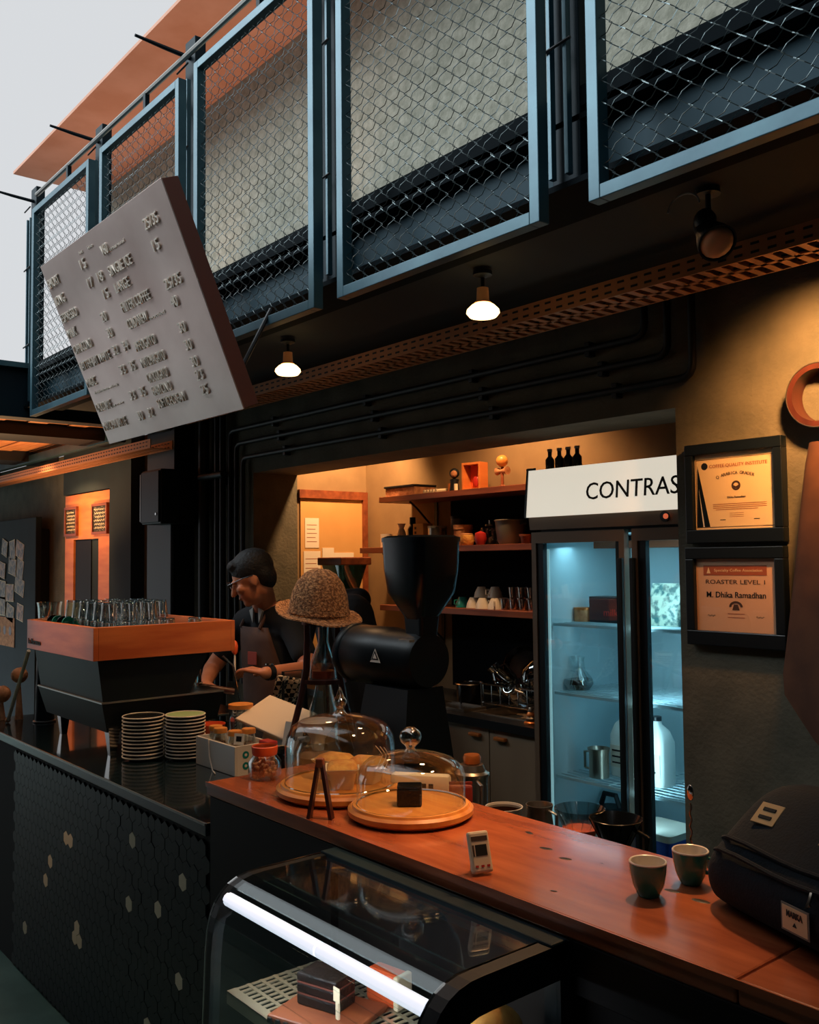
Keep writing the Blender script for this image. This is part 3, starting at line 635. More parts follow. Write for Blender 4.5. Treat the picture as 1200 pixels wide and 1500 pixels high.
o = m.obj('cloth', chk, t, True); sm = o.modifiers.new('s', 'SOLIDIFY'); sm.thickness = .006
MB().tube([(.07, -.03, 0), (.07, -.03, .27), (.07, .06, .27), (.07, .06, 0)], .006, 8).obj('towel_bar', M['black'], t)
t = thing('dark_jar', 'black lidded jar on the black counter behind the shell jar', 'jar', (-2.585, 1.615, CZ)); MB().lathe([(0, 0), (.03, 0), (.032, .07), (.026, .08), (0, .08)], seg=20).obj('jar_body', M['blackglaze'], t, True); MB().lathe([(0, .08), (.03, .08), (.03, .095), (.012, .1), (0, .1)], seg=20).obj('lid', M['chrome'], t, True)
t = thing('red_pack', 'small red and cream pack between the white box and shell jar', 'packet', (-2.655, 1.60, CZ)); box('pack', M['red'], (-.03, .03, -.02, .02, 0, .11), t, .006); box('pack_label', M['paper'], (-.022, .022, -.0212, -.0205, .03, .08), t)
# glass jug with white dripper
t = thing('pour_over_jug', 'glass jug with white paper-cone dripper behind the larger cake dome', 'jug', (-2.455, 1.66, CZ))
MB().lathe([(0, 0), (.072, 0), (.076, .02), (.074, .10), (.06, .13), (.058, .13), (.071, .10), (.073, .02), (0, .003)], seg=24).obj('glass_wall', M['glass'], t, True)
MB().lathe([(0, .004), (.071, .004), (.072, .03), (.071, .085), (0, .10)], seg=24).obj('contents', mat('pale_grounds', C(206, 156, 116), .8), t, True)
MB().tube([(-.06, 0, .125), (-.10, 0, .12), (-.115, 0, .06), (-.075, 0, .02)], .010, 10).obj('handle', M['white'], t, True)
MB().lathe([(.018, .10), (.022, .135), (.062, .19), (.060, .192), (.018, .137), (.014, .10)], seg=24).obj('dripper_cone', M['white'], t, True)
# cold drip stand and hat
t = thing('drip_tower', 'dark red wooden cold-drip tower with bowed legs and glass vessels', 'coffee tower', (-2.70, 1.85, CZ))
for a in (20, 140, 260):
    c, s = math.cos(R(a)), math.sin(R(a)); P = [(c*rr, s*rr, zz) for rr, zz in ((.155, 0), (.12, .10), (.085, .22), (.065, .32), (.06, .42), (.062, .49))]
    MB().tube(P, [.011, .011, .012, .012, .012, .011], 8).obj('leg', M['stand'], t, True)
for z, rr in ((.27, .078), (.47, .075)):
    MB().lathe([(rr-.028, 0), (rr, 0), (rr, .014), (rr-.028, .014), (rr-.028, 0)], (0, 0, z), 24).obj('ring_shelf', M['stand'], t, True)
MB().lathe([(0, .02), (.05, .022), (.056, .06), (.05, .18), (.03, .24), (.028, .265), (.026, .265), (.048, .18), (.053, .06), (0, .025)], seg=24).obj('lower_flask', M['glass'], t, True)
MB().lathe([(0, .025), (.05, .028), (.052, .09), (0, .09)], seg=20).obj('flask_contents', M['crumb'], t, True)
MB().lathe([(0, .275), (.012, .28), (.02, .30), (.05, .28), (.046, .34), (.018, .41), (.02, .46), (.017, .46), (.015, .41), (.043, .34), (0, .30)], seg=24).obj('upper_vessel', thick, t, True)
MB().lathe([(0, .285), (.042, .285), (.04, .31), (0, .31)], seg=20).obj('vessel_contents', M['orange'], t, True)
MB().tube([(0, 0, .30), (0, 0, .40)], .009, 8).obj('valve', M['chrome'], t, True)
t = thing('straw_hat', 'woven brown bucket hat with floppy brim perched on the drip tower', 'hat', (-2.70, 1.83, 1.405), (R(0), R(6), R(0)))
seg = 40; prof_h = [(0, .168), (.03, .166), (.058, .152), (.084, .122), (.100, .085), (.108, .045), (.112, .015), (.118, .008), (.138, .010), (.158, .014), (.160, .010), (.138, .003), (.114, 0), (.104, .0), (.098, .04)]
m = MB(); rings = []
for k, (r, z) in enumerate(prof_h):
    row = []
    for i in range(seg):
        a = 2*math.pi*i/seg; dent = (1-.10*math.exp(-((math.cos(a+.9)-1)**2)*9)*(k < 7)); brim = .030*max(0, -math.cos(a-.25))**2*(max(0, r-.10)/.055)-.016*max(0, math.cos(a))*(max(0, r-.10)/.055)
        row.append(m.b.verts.new((r*dent*math.cos(a)*1.0, r*dent*math.sin(a)*.93, z+brim+.003*math.sin(5*a)*(r/.16))))
    rings.append(row)
for a_, b_ in zip(rings, rings[1:]):
    for i in range(seg):
        try: m.b.faces.new((a_[i], a_[(i+1) % seg], b_[(i+1) % seg], b_[i]))
        except ValueError: pass
bmesh.ops.remove_doubles(m.b, verts=m.b.verts, dist=1e-5)
o = m.obj('crown_and_brim', M['hat'], t, True)
MB().lathe([(.108, .018), (.1135, .018), (.111, .032), (.106, .032)], seg=40, sy=.93).obj('hat_band', M['hat'], t, True)

# ================================================================ GRINDERS
t = thing('shop_grinder', 'large matte black coffee grinder with tall black hopper', 'coffee grinder', (-2.27, 1.86, CZ))
def rrect(hx, hy, r, n=4):
    n = 4
    P = []
    for cx, cy, a0 in ((hx-r, hy-r, 0), (-hx+r, hy-r, 90), (-hx+r, -hy+r, 180), (hx-r, -hy+r, 270)):
        for k in range(n+1): P.append((cx+r*math.cos(R(a0+90*k/n)), cy+r*math.sin(R(a0+90*k/n))))
    return P
def loft(m, secs):
    rows = [[m.b.verts.new((x, y, z)) for x, y in P] for P, z in secs]; n = len(rows[0])
    for a, b in zip(rows, rows[1:]):
        for i in range(n): m.b.faces.new((a[i], a[(i+1) % n], b[(i+1) % n], b[i]))
    m.b.faces.new(rows[0][::-1]); m.b.faces.new(rows[-1]); return m
MB().lathe([(0, -.27), (.05, -.27), (.085, -.255), (.093, -.235), (.093, -.05), (.088, -.04), (.088, .10), (.08, .12), (0, .12)], (0, 0, .385), 32, 'X').obj('motor_body', M['grinder'], t, True)
MB().lathe([(.094, -.26), (.097, -.25), (.097, -.232), (.094, -.228)], (0, 0, .385), 32, 'X').obj('face_ring', M['machblack'], t, True)
MB().lathe([(0, -.305), (.028, -.303), (.032, -.29), (.032, -.27), (0, -.27)], (0, 0, .385), 20, 'X').obj('adjust_knob', M['grinder'], t, True)
frustum(MB(), (-.15, .12, -.11, .11, 0), (-.11, .10, -.07, .07, .30)).obj('pedestal', M['grinder'], t)
box('base_plate', M['grinder'], (-.20, .15, -.12, .12, 0, .02), t, .006)
sh = lambda P: [(a+.085, b) for a, b in P]
loft(MB(), [(sh(rrect(.04, .035, .012)), .46), (sh(rrect(.045, .04, .012)), .53)]).obj('throat', M['grinder'], t)
loft(MB(), [(sh(rrect(.040, .040, .02)), .51), (sh(rrect(.060, .057, .025)), .545), (sh(rrect(.084, .080, .03)), .59), (sh(rrect(.093, .087, .03)), .66), (sh(rrect(.096, .090, .03)), .745)]).obj('hopper', M['hopper'], t, True)
loft(MB(), [(sh(rrect(.098, .092, .03)), .745), (sh(rrect(.098, .092, .03)), .758), (sh(rrect(.085, .08, .03)), .764)]).obj('hopper_lid', M['hopper'], t, True)
box('slide_gate', M['edge'], (.12, .17, -.12, -.10, .45, .457), t)
o = MB().prism([(-.026, 0), (.026, 0), (0, .042)], -.001, 0, 'Y').obj('badge', M['white'], t); o.location = (-.03, -.0915, .375)
MB().prism([(-.018, 0), (.018, 0), (0, .028)], -.002, -.001, 'Y').obj('badge_centre', M['inkblack'], t, loc=(-.03, -.0915, .383))
MB().prism([(-.009, .008), (.009, .008), (0, .024)], -.003, -.002, 'Y').obj('badge_mark', M['white'], t, loc=(-.03, -.0915, .379))
t = thing('small_grinder', 'small grinder with orange-brown wooden hopper lid behind the hat', 'coffee grinder', (-4.41, 3.17, .875)); t.scale = (.72, .9, 1)
loft(MB(), [(rrect(.10, .08, .02), 0), (rrect(.08, .07, .02), .45)]).obj('grinder_body', M['grinder'], t, True)
loft(MB(), [(rrect(.05, .05, .02), .45), (rrect(.14, .11, .03), .70)]).obj('hopper', thin_glass('green_smoked', (.06, .16, .17, 1), .2, .5), t, True)
box('lid', M['shelf'], (-.165, .165, -.12, .12, .70, .745), t, .006)
t = thing('dark_canister', 'tall dark canister behind the left side of the espresso machine', 'canister', (-4.02, 1.72, CZ)); t.location = (-4.20, 1.40, CZ)
MB().lathe([(0, 0), (.042, 0), (.040, .02), (.034, .27), (.028, .29), (0, .29)], seg=24).obj('canister_body', M['machblack'], t, True); MB().lathe([(.043, 0), (.048, .002), (.048, .006), (.041, .008)], seg=24).obj('base_ring', M['edge'], t, True)

# ================================================================ THINGS ON THE WOODEN COUNTER
WZ = 1.0205
def round_board(x, y, r, lab):
    t = thing('round_board', lab, 'serving board', (x, y, WZ))
    MB().lathe([(0, 0), (r*.90, 0), (r, .010), (r, .020), (r*.955, .026), (r*.94, .024), (r*.92, .030), (r*.88, .031), (r*.865, .027), (0, .027)], seg=56).obj('board_disc', M['round_board'], t, True); return t
AX, AY, BX, BY = -1.93, 1.375, -1.657, 1.372
round_board(AX, AY, .163, 'round wooden board under the larger glass dome'); round_board(BX, BY, .143, 'round wooden board under the smaller glass dome, right of the larger one')
def dome(x, y, prof, lab, knob):
    t = thing('glass_dome', lab, 'cake dome', (x, y, WZ+.0275))
    MB().lathe(prof, seg=56).obj('dome_wall', M['dglass'], t, True)
    MB().lathe(knob, seg=24).obj('knob', thick, t, True)
    r0 = prof[0][0]; MB().lathe([(r0, 0), (r0+.002, .002), (r0, .004), (r0-.002, .002), (r0, 0)], seg=56).obj('rim', thick, t, True)
    return t
d1 = dome(AX-.005, AY, [(.138, 0), (.138, .09), (.134, .115), (.122, .138), (.10, .152), (.06, .163), (.018, .168), (0, .170)], 'taller etched glass dome covering the small cakes', [(.022, .166), (.012, .175), (.010, .182), (.017, .194), (.018, .202), (.010, .212), (.007, .222), (.003, .232), (0, .236)])
for k in range(3):
    P = [(.1388*math.cos(R(a_)), .1388*math.sin(R(a_)), z_) for a_, z_ in ((2+6*k, .108-.004*k), (7+6*k, .096-.004*k), (12+6*k, .082-.004*k), (7+6*k, .066-.004*k), (2+6*k, .052-.004*k))]
    MB().tube(P, .0008, 4).obj('etched_line', M['white'], d1)
d2 = dome(BX+.002, BY, [(.124, 0), (.124, .062), (.118, .082), (.10, .098), (.06, .112), (.02, .119), (0, .120)], 'low glass dome with round ball knob covering a dark cake cube', [(.016, .117), (.010, .124), (.012, .129), (.022, .138), (.026, .150), (.022, .162), (.010, .171), (0, .173)])
def paper_cake(x, y, rot, lab):
    t = thing('paper_cake', lab, 'cake', (x, y, WZ+.0275), (0, 0, rot)); 
    loft(MB(), [(rrect(.030, .026, .008), 0), (rrect(.040, .034, .010), .045)]).obj('paper_case', M['paper'], t, True)
    m = MB(); top = rrect(.041, .035, .010, 3)
    loft(m, [(top, .0455), ([(a*1.04, b*1.04) for a, b in top], .050), ([(a*.8, b*.8) for a, b in top], .060), ([(a*.3, b*.3) for a, b in top], .062)]); m.obj('cake_top', M['crumb'], t, True)
    loft(MB(), [(rrect(.0415, .0355, .010), .040), (rrect(.047, .041, .004, 2), .050), (rrect(.045, .039, .004, 2), .050), (rrect(.040, .034, .010), .042)]).obj('case_lip', M['paper'], t)
    return t
paper_cake(-1.975, 1.385, R(20), 'paper-cased small cake at the left under the taller dome'); paper_cake(-1.885, 1.345, R(-35), 'paper-cased small cake at the front under the taller dome'); paper_cake(-1.890, 1.422, R(30), 'paper-cased small cake at the right back under the taller dome')
t = thing('cake_cube', 'nearly black square chocolate cake piece under the low dome', 'cake', (-1.652, 1.365, WZ+.0275), (0, 0, R(49))); box('cake_body', M['brown'], (-.028, .028, -.026, .026, 0, .040), t, .004); box('glaze', M['blackglaze'], (-.0275, .0275, -.0255, .0255, .0395, .044), t, .003)
t = thing('wooden_tongs', 'dark wooden pastry tongs standing upright before the boards', 'tongs', (-1.775, 1.205, WZ), (0, 0, R(38)))
for s in (-1, 1):
    frustum(MB(), (s*.026-.004, s*.026+.004, -.011, .011, 0), (s*.004-.004, s*.004+.004, -.007, .007, .125)).obj('arm', M['stand'], t)
box('joint', M['shelf'], (-.009, .009, -.008, .008, .113, .134), t, .003)
t = thing('shell_jar', 'open glass jar with orange neck full of pink-cream pieces at the counter end', 'jar', (-2.20, 1.315, WZ))
MB().lathe([(0, 0), (.036, .0), (.044, .01), (.044, .045), (.032, .062), (.030, .066), (.033, .085), (.031, .085), (.028, .066), (.041, .045), (.041, .01), (0, .004)], seg=22).obj('glass_wall', M['glass'], t, True)
MB().lathe([(.031, .062), (.0335, .066), (.0355, .085), (.033, .087), (.0315, .066)], seg=22).obj('neck_band', M['orange'], t, True)
m = MB()
for k in range(110):
    a = random.uniform(0, 6.28); rr = .036*math.sqrt(random.random()); z = random.uniform(.007, .052); rr *= 1 if z < .042 else .7
    g = bmesh.ops.create_icosphere(m.b, subdivisions=1, radius=random.uniform(.004, .007))['verts']; bmesh.ops.translate(m.b, vec=(rr*math.cos(a), rr*math.sin(a), z), verts=g)
tag(m.obj('shell_piece', mat('shell_pieces', C(238, 170, 124), .6, 0, C(214, 120, 80), 60), t), kind='stuff')
# things seen behind the low dome
t = thing('paper_pouch', 'cream paper pouch with dark print lying behind the low dome', 'pouch', (-1.80, 1.53, WZ), (0, 0, R(35))); 
o = MB().box(-.075, .075, -.035, .0, 0, .05, bev=.008).obj('pouch', M['paper'], t, True)
for a in (-.02, .012, .03): box('print_mark', M['inkblack'], (a-.006, a+.006, -.0358, -.0352, .018, .030), t)
t = thing('red_packet', 'red foil packet behind the right side of the low dome', 'packet', (-1.66, 1.53, WZ), (0, 0, R(48))); M['dred'] = mat('dull_red_foil', C(120, 34, 28), .5); box('packet', M['dred'], (-.028, .028, -.012, .012, 0, .044), t, .006); box('crimped_edge', M['dred'], (-.028, .028, -.003, .003, .044, .050), t)
t = thing('green_leaf_card', 'green and white printed card between the two domes', 'card', (-1.805, 1.51, WZ), (0, 0, R(20))); box('card', M['paperw'], (-.04, .04, -.03, .03, 0, .006), t, .001); box('green_print', M['greenglaze'], (-.03, .01, -.02, .01, .006, .0066), t)
# timer
t = thing('digital_timer', 'small cream digital timer leaning on its stand near the counter front', 'timer', (-1.262, 1.215, WZ), (0, 0, R(70)))
bdy = box('timer_body', M['plastic'], (-.018, .018, -.007, .007, .0, .064), t, .004); bdy.rotation_euler = (R(-20), 0, 0); bdy.scale = (1.15, 1, 1.15); bdy.location = (0, 0, .003)
box('screen', M['inkblack'], (-.009, .011, -.0075, -.007, .026, .043), bdy); box('print_band', M['ink'], (-.014, .014, -.0075, -.007, .049, .056), bdy)
for a in (-.010, 0, .010): box('button', M['red'], (a-.0025, a+.0025, -.008, -.007, .009, .012), bdy)
box('mini_print', M['ink'], (-.014, -.011, -.0075, -.007, .026, .043), bdy)
sb = box('stand_leg', M['plastic'], (-.012, .012, .0, .003, 0, .045), t); sb.location = (0, .028, .0); sb.rotation_euler = (R(18), 0, 0)
# green cups
def green_cup(x, y, lab, handle=None):
    t = thing('green_cup', lab, 'cup', (x, y, WZ))
    MB().lathe([(0, 0), (.017, 0), (.019, .003), (.026, .018), (.0305, .040), (.032, .056), (.031, .0565)], seg=36).obj('outer_wall', M['greenglaze'], t, True)
    MB().lathe([(.0318, .0555), (.0322, .058), (.031, .0595), (.029, .0585), (.0275, .040), (.021, .014), (0, .008)], seg=36).obj('white_lining', M['white'], t, True)
    if handle is not None:
        c, s = math.cos(handle), math.sin(handle)
        MB().tube([(c*.029, s*.029, .046), (c*.044, s*.044, .044), (c*.046, s*.046, .028), (c*.026, s*.026, .020)], .0035, 8).obj('handle', M['greenglaze'], t, True)
green_cup(-.998, 1.355, 'green espresso cup with white lining nearer the camera on the wooden counter')
green_cup(-.985, 1.462, 'green espresso cup with white lining beside the navy bag', R(30))
t = thing('small_glass', 'small clear glass with steel lid between the second green cup and the bag', 'glass', (-.905, 1.50, WZ)); MB().lathe([(0, 0), (.022, 0), (.026, .045), (.024, .045), (.020, .003), (0, .003)], seg=20).obj('glass_wall', thick, t, True); MB().lathe([(0, .045), (.027, .045), (.027, .050), (0, .050)], seg=20).obj('lid', M['chrome'], t, True)
# bag
t = thing('navy_bag', 'navy canvas backpack lying on its back at the right end of the counter', 'bag', (-.69, 1.44, WZ), (0, 0, R(-20)))
L, secs = .44, []
m = MB(); rows = []
for i in range(19):
    s = i/18; x = -.22+s*.60; e = min(1, (x+.22)/.085); k = math.sqrt(max(0, 1-(1-e)**2))
    k2 = .55+.45*k; row = []
    base = [(-.115, .012), (-.128, .045), (-.128, .085), (-.108, .112), (-.055, .160), (-.015, .188), (.03, .196), (.09, .190), (.12, .165), (.128, .10), (.12, .03), (.10, .004), (-.09, .004)]
    for (a, b_) in base:
        yy = a*(.72+.28*k); zz = .004+(b_-.004)*(.50+.50*k)+.004*math.sin(7*s+a*30)*(b_ > .02)
        row.append(m.b.verts.new((x, yy, max(.001, zz))))
    rows.append(row)
for a, c in zip(rows, rows[1:]):
    for i in range(len(a)): m.b.faces.new((a[i], a[(i+1) % len(a)], c[(i+1) % len(a)], c[i]))
m.b.faces.new(rows[0][::-1]); m.b.faces.new(rows[-1])
o = m.obj('bag_body', M['bag'], t, True); q = o.modifiers.new('s', 'SUBSURF'); q.levels = q.render_levels = 2
for k, (zz, yy) in enumerate(((.100, -.1205), (.118, -.104))):
    MB().tube([(-.19+.04*i, yy+(.022 if i == 0 else 0), zz-(.012 if i == 0 else 0)+.003*math.sin(i)) for i in range(14)], .004, 6).obj('seam_piping', M['bag'], t, True)
tl_ = (Vector((0, .053, .052))).normalized()
def on_slope(name, mm, x, u, w_, h_, th=.003, rz=0):
    o = MB().box(-w_/2, w_/2, -h_/2, h_/2, 0, th, bev=.001).obj(name, mm, t); a = Vector((0, -.108, .112)); b2 = Vector((0, -.02, .184)); p = a.lerp(b2, u)
    o.location = (x, p.y, p.z+.003); o.rotation_euler = (math.atan2(b2.z-a.z, b2.y-a.y), 0, rz); return o
p1 = on_slope('leather_patch', M['patch'], -.112, .62, .045, .042, rz=R(8)); 
for a in (-.008, .008): MB().box(-.012, .012, a-.003, a+.003, .003, .0045).obj('patch_slot', M['bag'], p1)
p1 = on_slope('leather_patch', M['patch'], .035, .62, .045, .042, rz=R(-4))
lb = box('woven_label', M['greyplastic'], (-.028, .028, -.0015, .0, -.02, .02), t); lb.location = (.030, -.131, .052)
box('label_face', M['cert'], (-.025, .025, -.0022, -.0015, -.017, .017), lb)
text('lettering', 'MARKA', .009, M['inkblack'], lb, (-.016, -.0025, .003), width=.032, depth=.0005, bold=.03)
MB().prism([(-.004, -.009), (.004, -.009), (0, -.003)], -.0030, -.0022, 'Y').obj('label_mark', M['inkblack'], lb)
zp = thing('zip_pull', '', ''); bpy.data.objects.remove(zp)
MB().tube([(.055, -.124, .098), (.060, -.132, .090), (.058, -.136, .080), (.063, -.134, .085)], .003, 6).obj('zip_pull', M['steel'], t, True)
# back shelf items (black shelf behind the bar)
SZ = .9105
t = thing('coffee_mug', 'white-rimmed steel cup of black coffee behind the wooden counter', 'cup', (-1.66, 1.675, SZ)); MB().lathe([(0, 0), (.038, 0), (.045, .074), (.047, .077), (.044, .077), (.042, .066), (0, .066)], seg=32).obj('cup_wall', M['white'], t, True); MB().lathe([(0, .070), (.0432, .070), (.0434, .0715), (0, .0717)], seg=28).obj('coffee', M['coffee'], t, True)
t = thing('thermos', 'steel flask with orange-brown wooden stopper behind the low dome', 'flask', (-1.70, 1.80, SZ)); t.location = (-1.80, 1.70, SZ)
MB().lathe([(0, 0), (.040, 0), (.041, .12), (.046, .128), (.046, .133), (.036, .138), (.030, .155), (0, .16)], seg=28).obj('flask_body', M['steel'], t, True); MB().lathe([(0, .158), (.022, .158), (.024, .172), (.02, .180), (0, .18)], seg=20).obj('stopper', M['brass'], t, True); MB().tube([(.04, -.02, .12), (.066, -.03, .115), (.064, -.03, .04), (.042, -.02, .03)], .005, 8).obj('handle', M['steel'], t, True)
t = thing('milk_pitcher', 'small steel milk pitcher beside the cup of black coffee', 'pitcher', (-1.555, 1.69, SZ)); MB().lathe([(0, 0), (.034, 0), (.036, .03), (.029, .08), (.033, .10), (.031, .10), (.026, .08), (.033, .03), (0, .004)], seg=28).obj('pitcher_wall', M['steel'], t, True); MB().tube([(.03, 0, .09), (.055, 0, .085), (.055, 0, .03), (.034, 0, .025)], .004, 8).obj('handle', M['steel'], t, True)
def dripper(x, y, mm, lab, ribs):
    t = thing('coffee_dripper', lab, 'dripper', (x, y, SZ))
    MB().lathe([(.035, 0), (.04, .005), (.015, .035), (.018, .045), (.058, .125), (.056, .126), (.014, .048), (.011, .036), (.034, .006)], seg=32).obj('cone', mm, t, True)
    for k in range(12):
        a = 2*math.pi*k/12; MB().tube([((.018+.0005)*math.cos(a), .0185*math.sin(a), .046), (.0585*math.cos(a+.35), .0585*math.sin(a+.35), .125)], .0015, 5).obj('rib', ribs, t, True)
    return t
t = dripper(-1.405, 1.66, thick, 'clear ribbed glass dripper with orange base behind the counter', M['glass'])
MB().lathe([(0, .02), (.018, .03), (.040, .082), (0, .082)], seg=24).obj('filter_contents', M['orange'], t, True)
t = dripper(-1.30, 1.655, M['blackglaze'], 'black cone dripper to the right of the glass dripper', M['blackglaze'])
MB().tube([(.05, .0, .11), (.085, .0, .10), (.075, 0, .06), (.03, 0, .06)], .005, 8).obj('handle', M['blackglaze'], t, True)
t = thing('bar_spoon', 'upright twisted steel bar spoon standing behind the green cups', 'spoon', (-1.085, 1.615, SZ))
m = MB(); m.tube([(.002*math.cos(k*1.6), .002*math.sin(k*1.6), .0+k*.0062) for k in range(34)], .002, 6); m.obj('twisted_shaft', M['steel'], t, True)
MB().ball((0, 0, .225), .010, 14, (.8, .3, 1.6)).obj('spoon_bowl', M['chrome'], t, True); MB().lathe([(0, 0), (.03, 0), (.03, .06), (.027, .06), (.027, .003), (0, .003)], seg=20).obj('holder', M['steel'], t, True)

# ================================================================ KITCHEN
t = thing('kitchen_cabinets', 'brown-grey kitchen cabinets with copper pulls under the dark worktop', 'cabinet', (-3.3, 3.0, 0))
box('carcass', M['cab'], (-1.42, .55, .02, .55, .08, .835), t); box('plinth', M['black'], (-1.42, .55, .05, .10, 0, .08), t)
for x0, x1, px_ in ((-1.42, -.755, -.85), (-.75, -.125, -.22), (-.12, .238, .157), (.243, .55, .32)):
    d = box('door', M['cab'], (x0, x1, 0, .018, .09, .832), t, .002)
    h = MB().box(px_-.035, px_+.035, -.022, .0, .790, .806, bev=.004).obj('handle', M['brass'], d, True)
t = thing('worktop', 'black kitchen worktop with inset sink', 'worktop', (-3.3, 3.0, .836)); 
m = MB(); m.box(-1.42, .55, -.02, .10, 0, .038); m.box(-1.42, .05, .10, .56, 0, .038); m.box(.05, .55, .46, .56, 0, .038); m.obj('slab', M['stone'], t)
m = MB(); m.box(.05, .54, .10, .104, -.12, .040); m.box(.05, .54, .456, .46, -.12, .040); m.box(.05, .054, .10, .46, -.12, .040); m.box(.05, .54, .10, .46, -.124, -.12); m.obj('sink_basin', M['steel'], t)
m = MB(); m.box(.03, .55, .085, .10, .038, .042); m.box(.03, .05, .10, .46, .038, .042); m.obj('sink_rim', M['steel'], t)
MB().tube([(.30, .50, .04), (.30, .50, .22), (.30, .44, .26), (.30, .36, .24)], .009, 10).obj('faucet', M['black'], t, True)
t = thing('metal_cone', 'stacked steel and copper cone on the worktop by the fridge', 'coffee tool', (-2.85, 3.05, .8745)); 
for k, (r_, z_) in enumerate(((.030, 0), (.024, .018), (.018, .036), (.012, .054))): MB().lathe([(0, z_), (r_, z_), (r_, z_+.008), (r_*.6, z_+.018), (0, z_+.018)], seg=20).obj('ring', M['steel'] if k % 2 else M['brass'], t, True)
# black panel behind shelves
box('back_panel', mat('matte_black_panel', C(6, 10, 13), .95, spec=.1), (-3.90, -2.2, 3.545, 3.57, .90, 1.93), None); bpp = bpy.data.objects['back_panel']; bpp.name = 'wall_panel'; struct(bpp)
def shelf(x0, x1, z, lab, br):
    t = thing('wall_shelf', lab, 'shelf', ((x0+x1)/2, 3.57, z)); hl = (x1-x0)/2
    box('board', M['shelf'], (-hl, hl, -.25, 0, -.032, 0), t, .002)
    for x in br:
        x -= (x0+x1)/2; MB().tube([(x, -.004, -.20), (x, -.06, -.15), (x, -.15, -.07), (x, -.20, -.035)], .006, 6).obj('bracket', M['black'], t, True)
        box('bracket_plate', M['black'], (x-.012, x+.012, -.006, 0, -.24, -.033), t)
    return t
SA, SB_, SC = 1.965, 1.675, 1.345
shelf(-4.27, -2.25, SA, 'topmost wooden shelf on the kitchen wall', (-4.05, -3.1)); shelf(-4.46, -2.25, SB_, 'middle wooden shelf on the kitchen wall', (-4.3, -3.1)); shelf(-4.27, -2.25, SC, 'lowest wooden shelf on the kitchen wall', (-4.0, -3.1))
def lat(name, lab, cat, loc, parts, group=None, rot=0):
    t = thing(name, lab, cat, loc, (0, 0, rot), group)
    for pn, mm, pr in parts: MB().lathe(pr, seg=20).obj(pn, mm, t, True)
    return t
def cyl(r, h, r2=None): return [(0, 0), (r, 0), (r2 or r, h), (0, h)]
t = thing('wooden_box', 'pale flat box with black lid at the left of the topmost shelf', 'box', (-4.13, 3.44, SA)); box('box_body', M['wicker'], (-.13, .13, -.08, .08, 0, .05), t, .004); box('lid', M['black'], (-.14, .135, -.085, .085, .05, .062), t, .003)
t = thing('bundle', 'row of small pale items lying next to the flat box on the topmost shelf', 'utensils', (-3.90, 3.42, SA)); 
for k in range(5): MB().tube([(-.05+.025*k, -.03, .015), (-.045+.025*k, .06, .022)], .010, 8).obj('roll', M['paper'], t, True)
t = thing('figurine', 'small dark figurine with round pale face on the topmost shelf', 'figurine', (-3.74, 3.43, SA)); MB().lathe([(0, 0), (.03, 0), (.022, .05), (.026, .07), (0, .08)], seg=16).obj('figure_body', M['black'], t, True); MB().ball((0, 0, .105), .028, 14).obj('head', M['black'], t, True); MB().ball((.012, -.014, .10), .019, 12).obj('face', M['wicker'], t, True); MB().lathe(cyl(.010, .05), (-.025, -.012, 0), 12).obj('bottle_part', M['brass'], t, True); MB().lathe(cyl(.011, .045), (.025, -.012, 0), 12).obj('bottle_part', M['paper'], t, True)
t = thing('open_box', 'small open orange wooden box with red figure on the topmost shelf', 'box', (-3.59, 3.44, SA), (0, 0, R(8)))
for d in ((-.062, -.050, 0, .15), (.050, .062, 0, .15), (-.05, .05, 0, .012), (-.05, .05, .138, .15)): box('frame_side', M['wood'], (d[0], d[1], -.035, .035, d[2], d[3]), t, .001)
box('picture', M['orange'], (-.05, .05, .028, .034, .012, .138), t); MB().ball((0, .01, .05), .022, 12, (1, .4, 1.4)).obj('red_figure', M['red'], t, True)
t = thing('kendama', 'wooden cup-and-ball toy standing on the topmost shelf', 'toy', (-3.375, 3.43, SA)); MB().lathe([(0, 0), (.018, 0), (.016, .012), (.008, .018), (.009, .07), (.006, .11), (0, .12)], seg=14).obj('stick', M['shelf'], t, True); MB().lathe([(0, -.038), (.020, -.038), (.012, -.008), (.012, .008), (.022, .038), (0, .038)], (0, 0, .088), 16, 'X').obj('cross_cups', M['wicker'], t, True); MB().ball((0, 0, .140), .031, 20).obj('ball', M['round_board'], t, True)
for k, x in enumerate((-2.755, -2.70, -2.65, -2.60)):
    t = thing('hand_tool', 'dark handled tool in the row on top of the fridge', 'bottle', (x, 3.10, 1.985), group='dark bottles on the fridge'); MB().lathe([(0, 0), (.020, 0), (.020, .05), (.009, .065), (.009, .085), (0, .085)], seg=14).obj('bottle_body', M['blackglaze'], t, True); MB().lathe([(0, .085), (.012, .085), (.012, .097), (0, .097)], seg=12).obj('cap', M['chrome'], t, True); t.name = 'small_bottle'; t['label'] = ('leftmost', 'second from left', 'third from left', 'rightmost')[k]+' of the four small dark bottles on the fridge top'
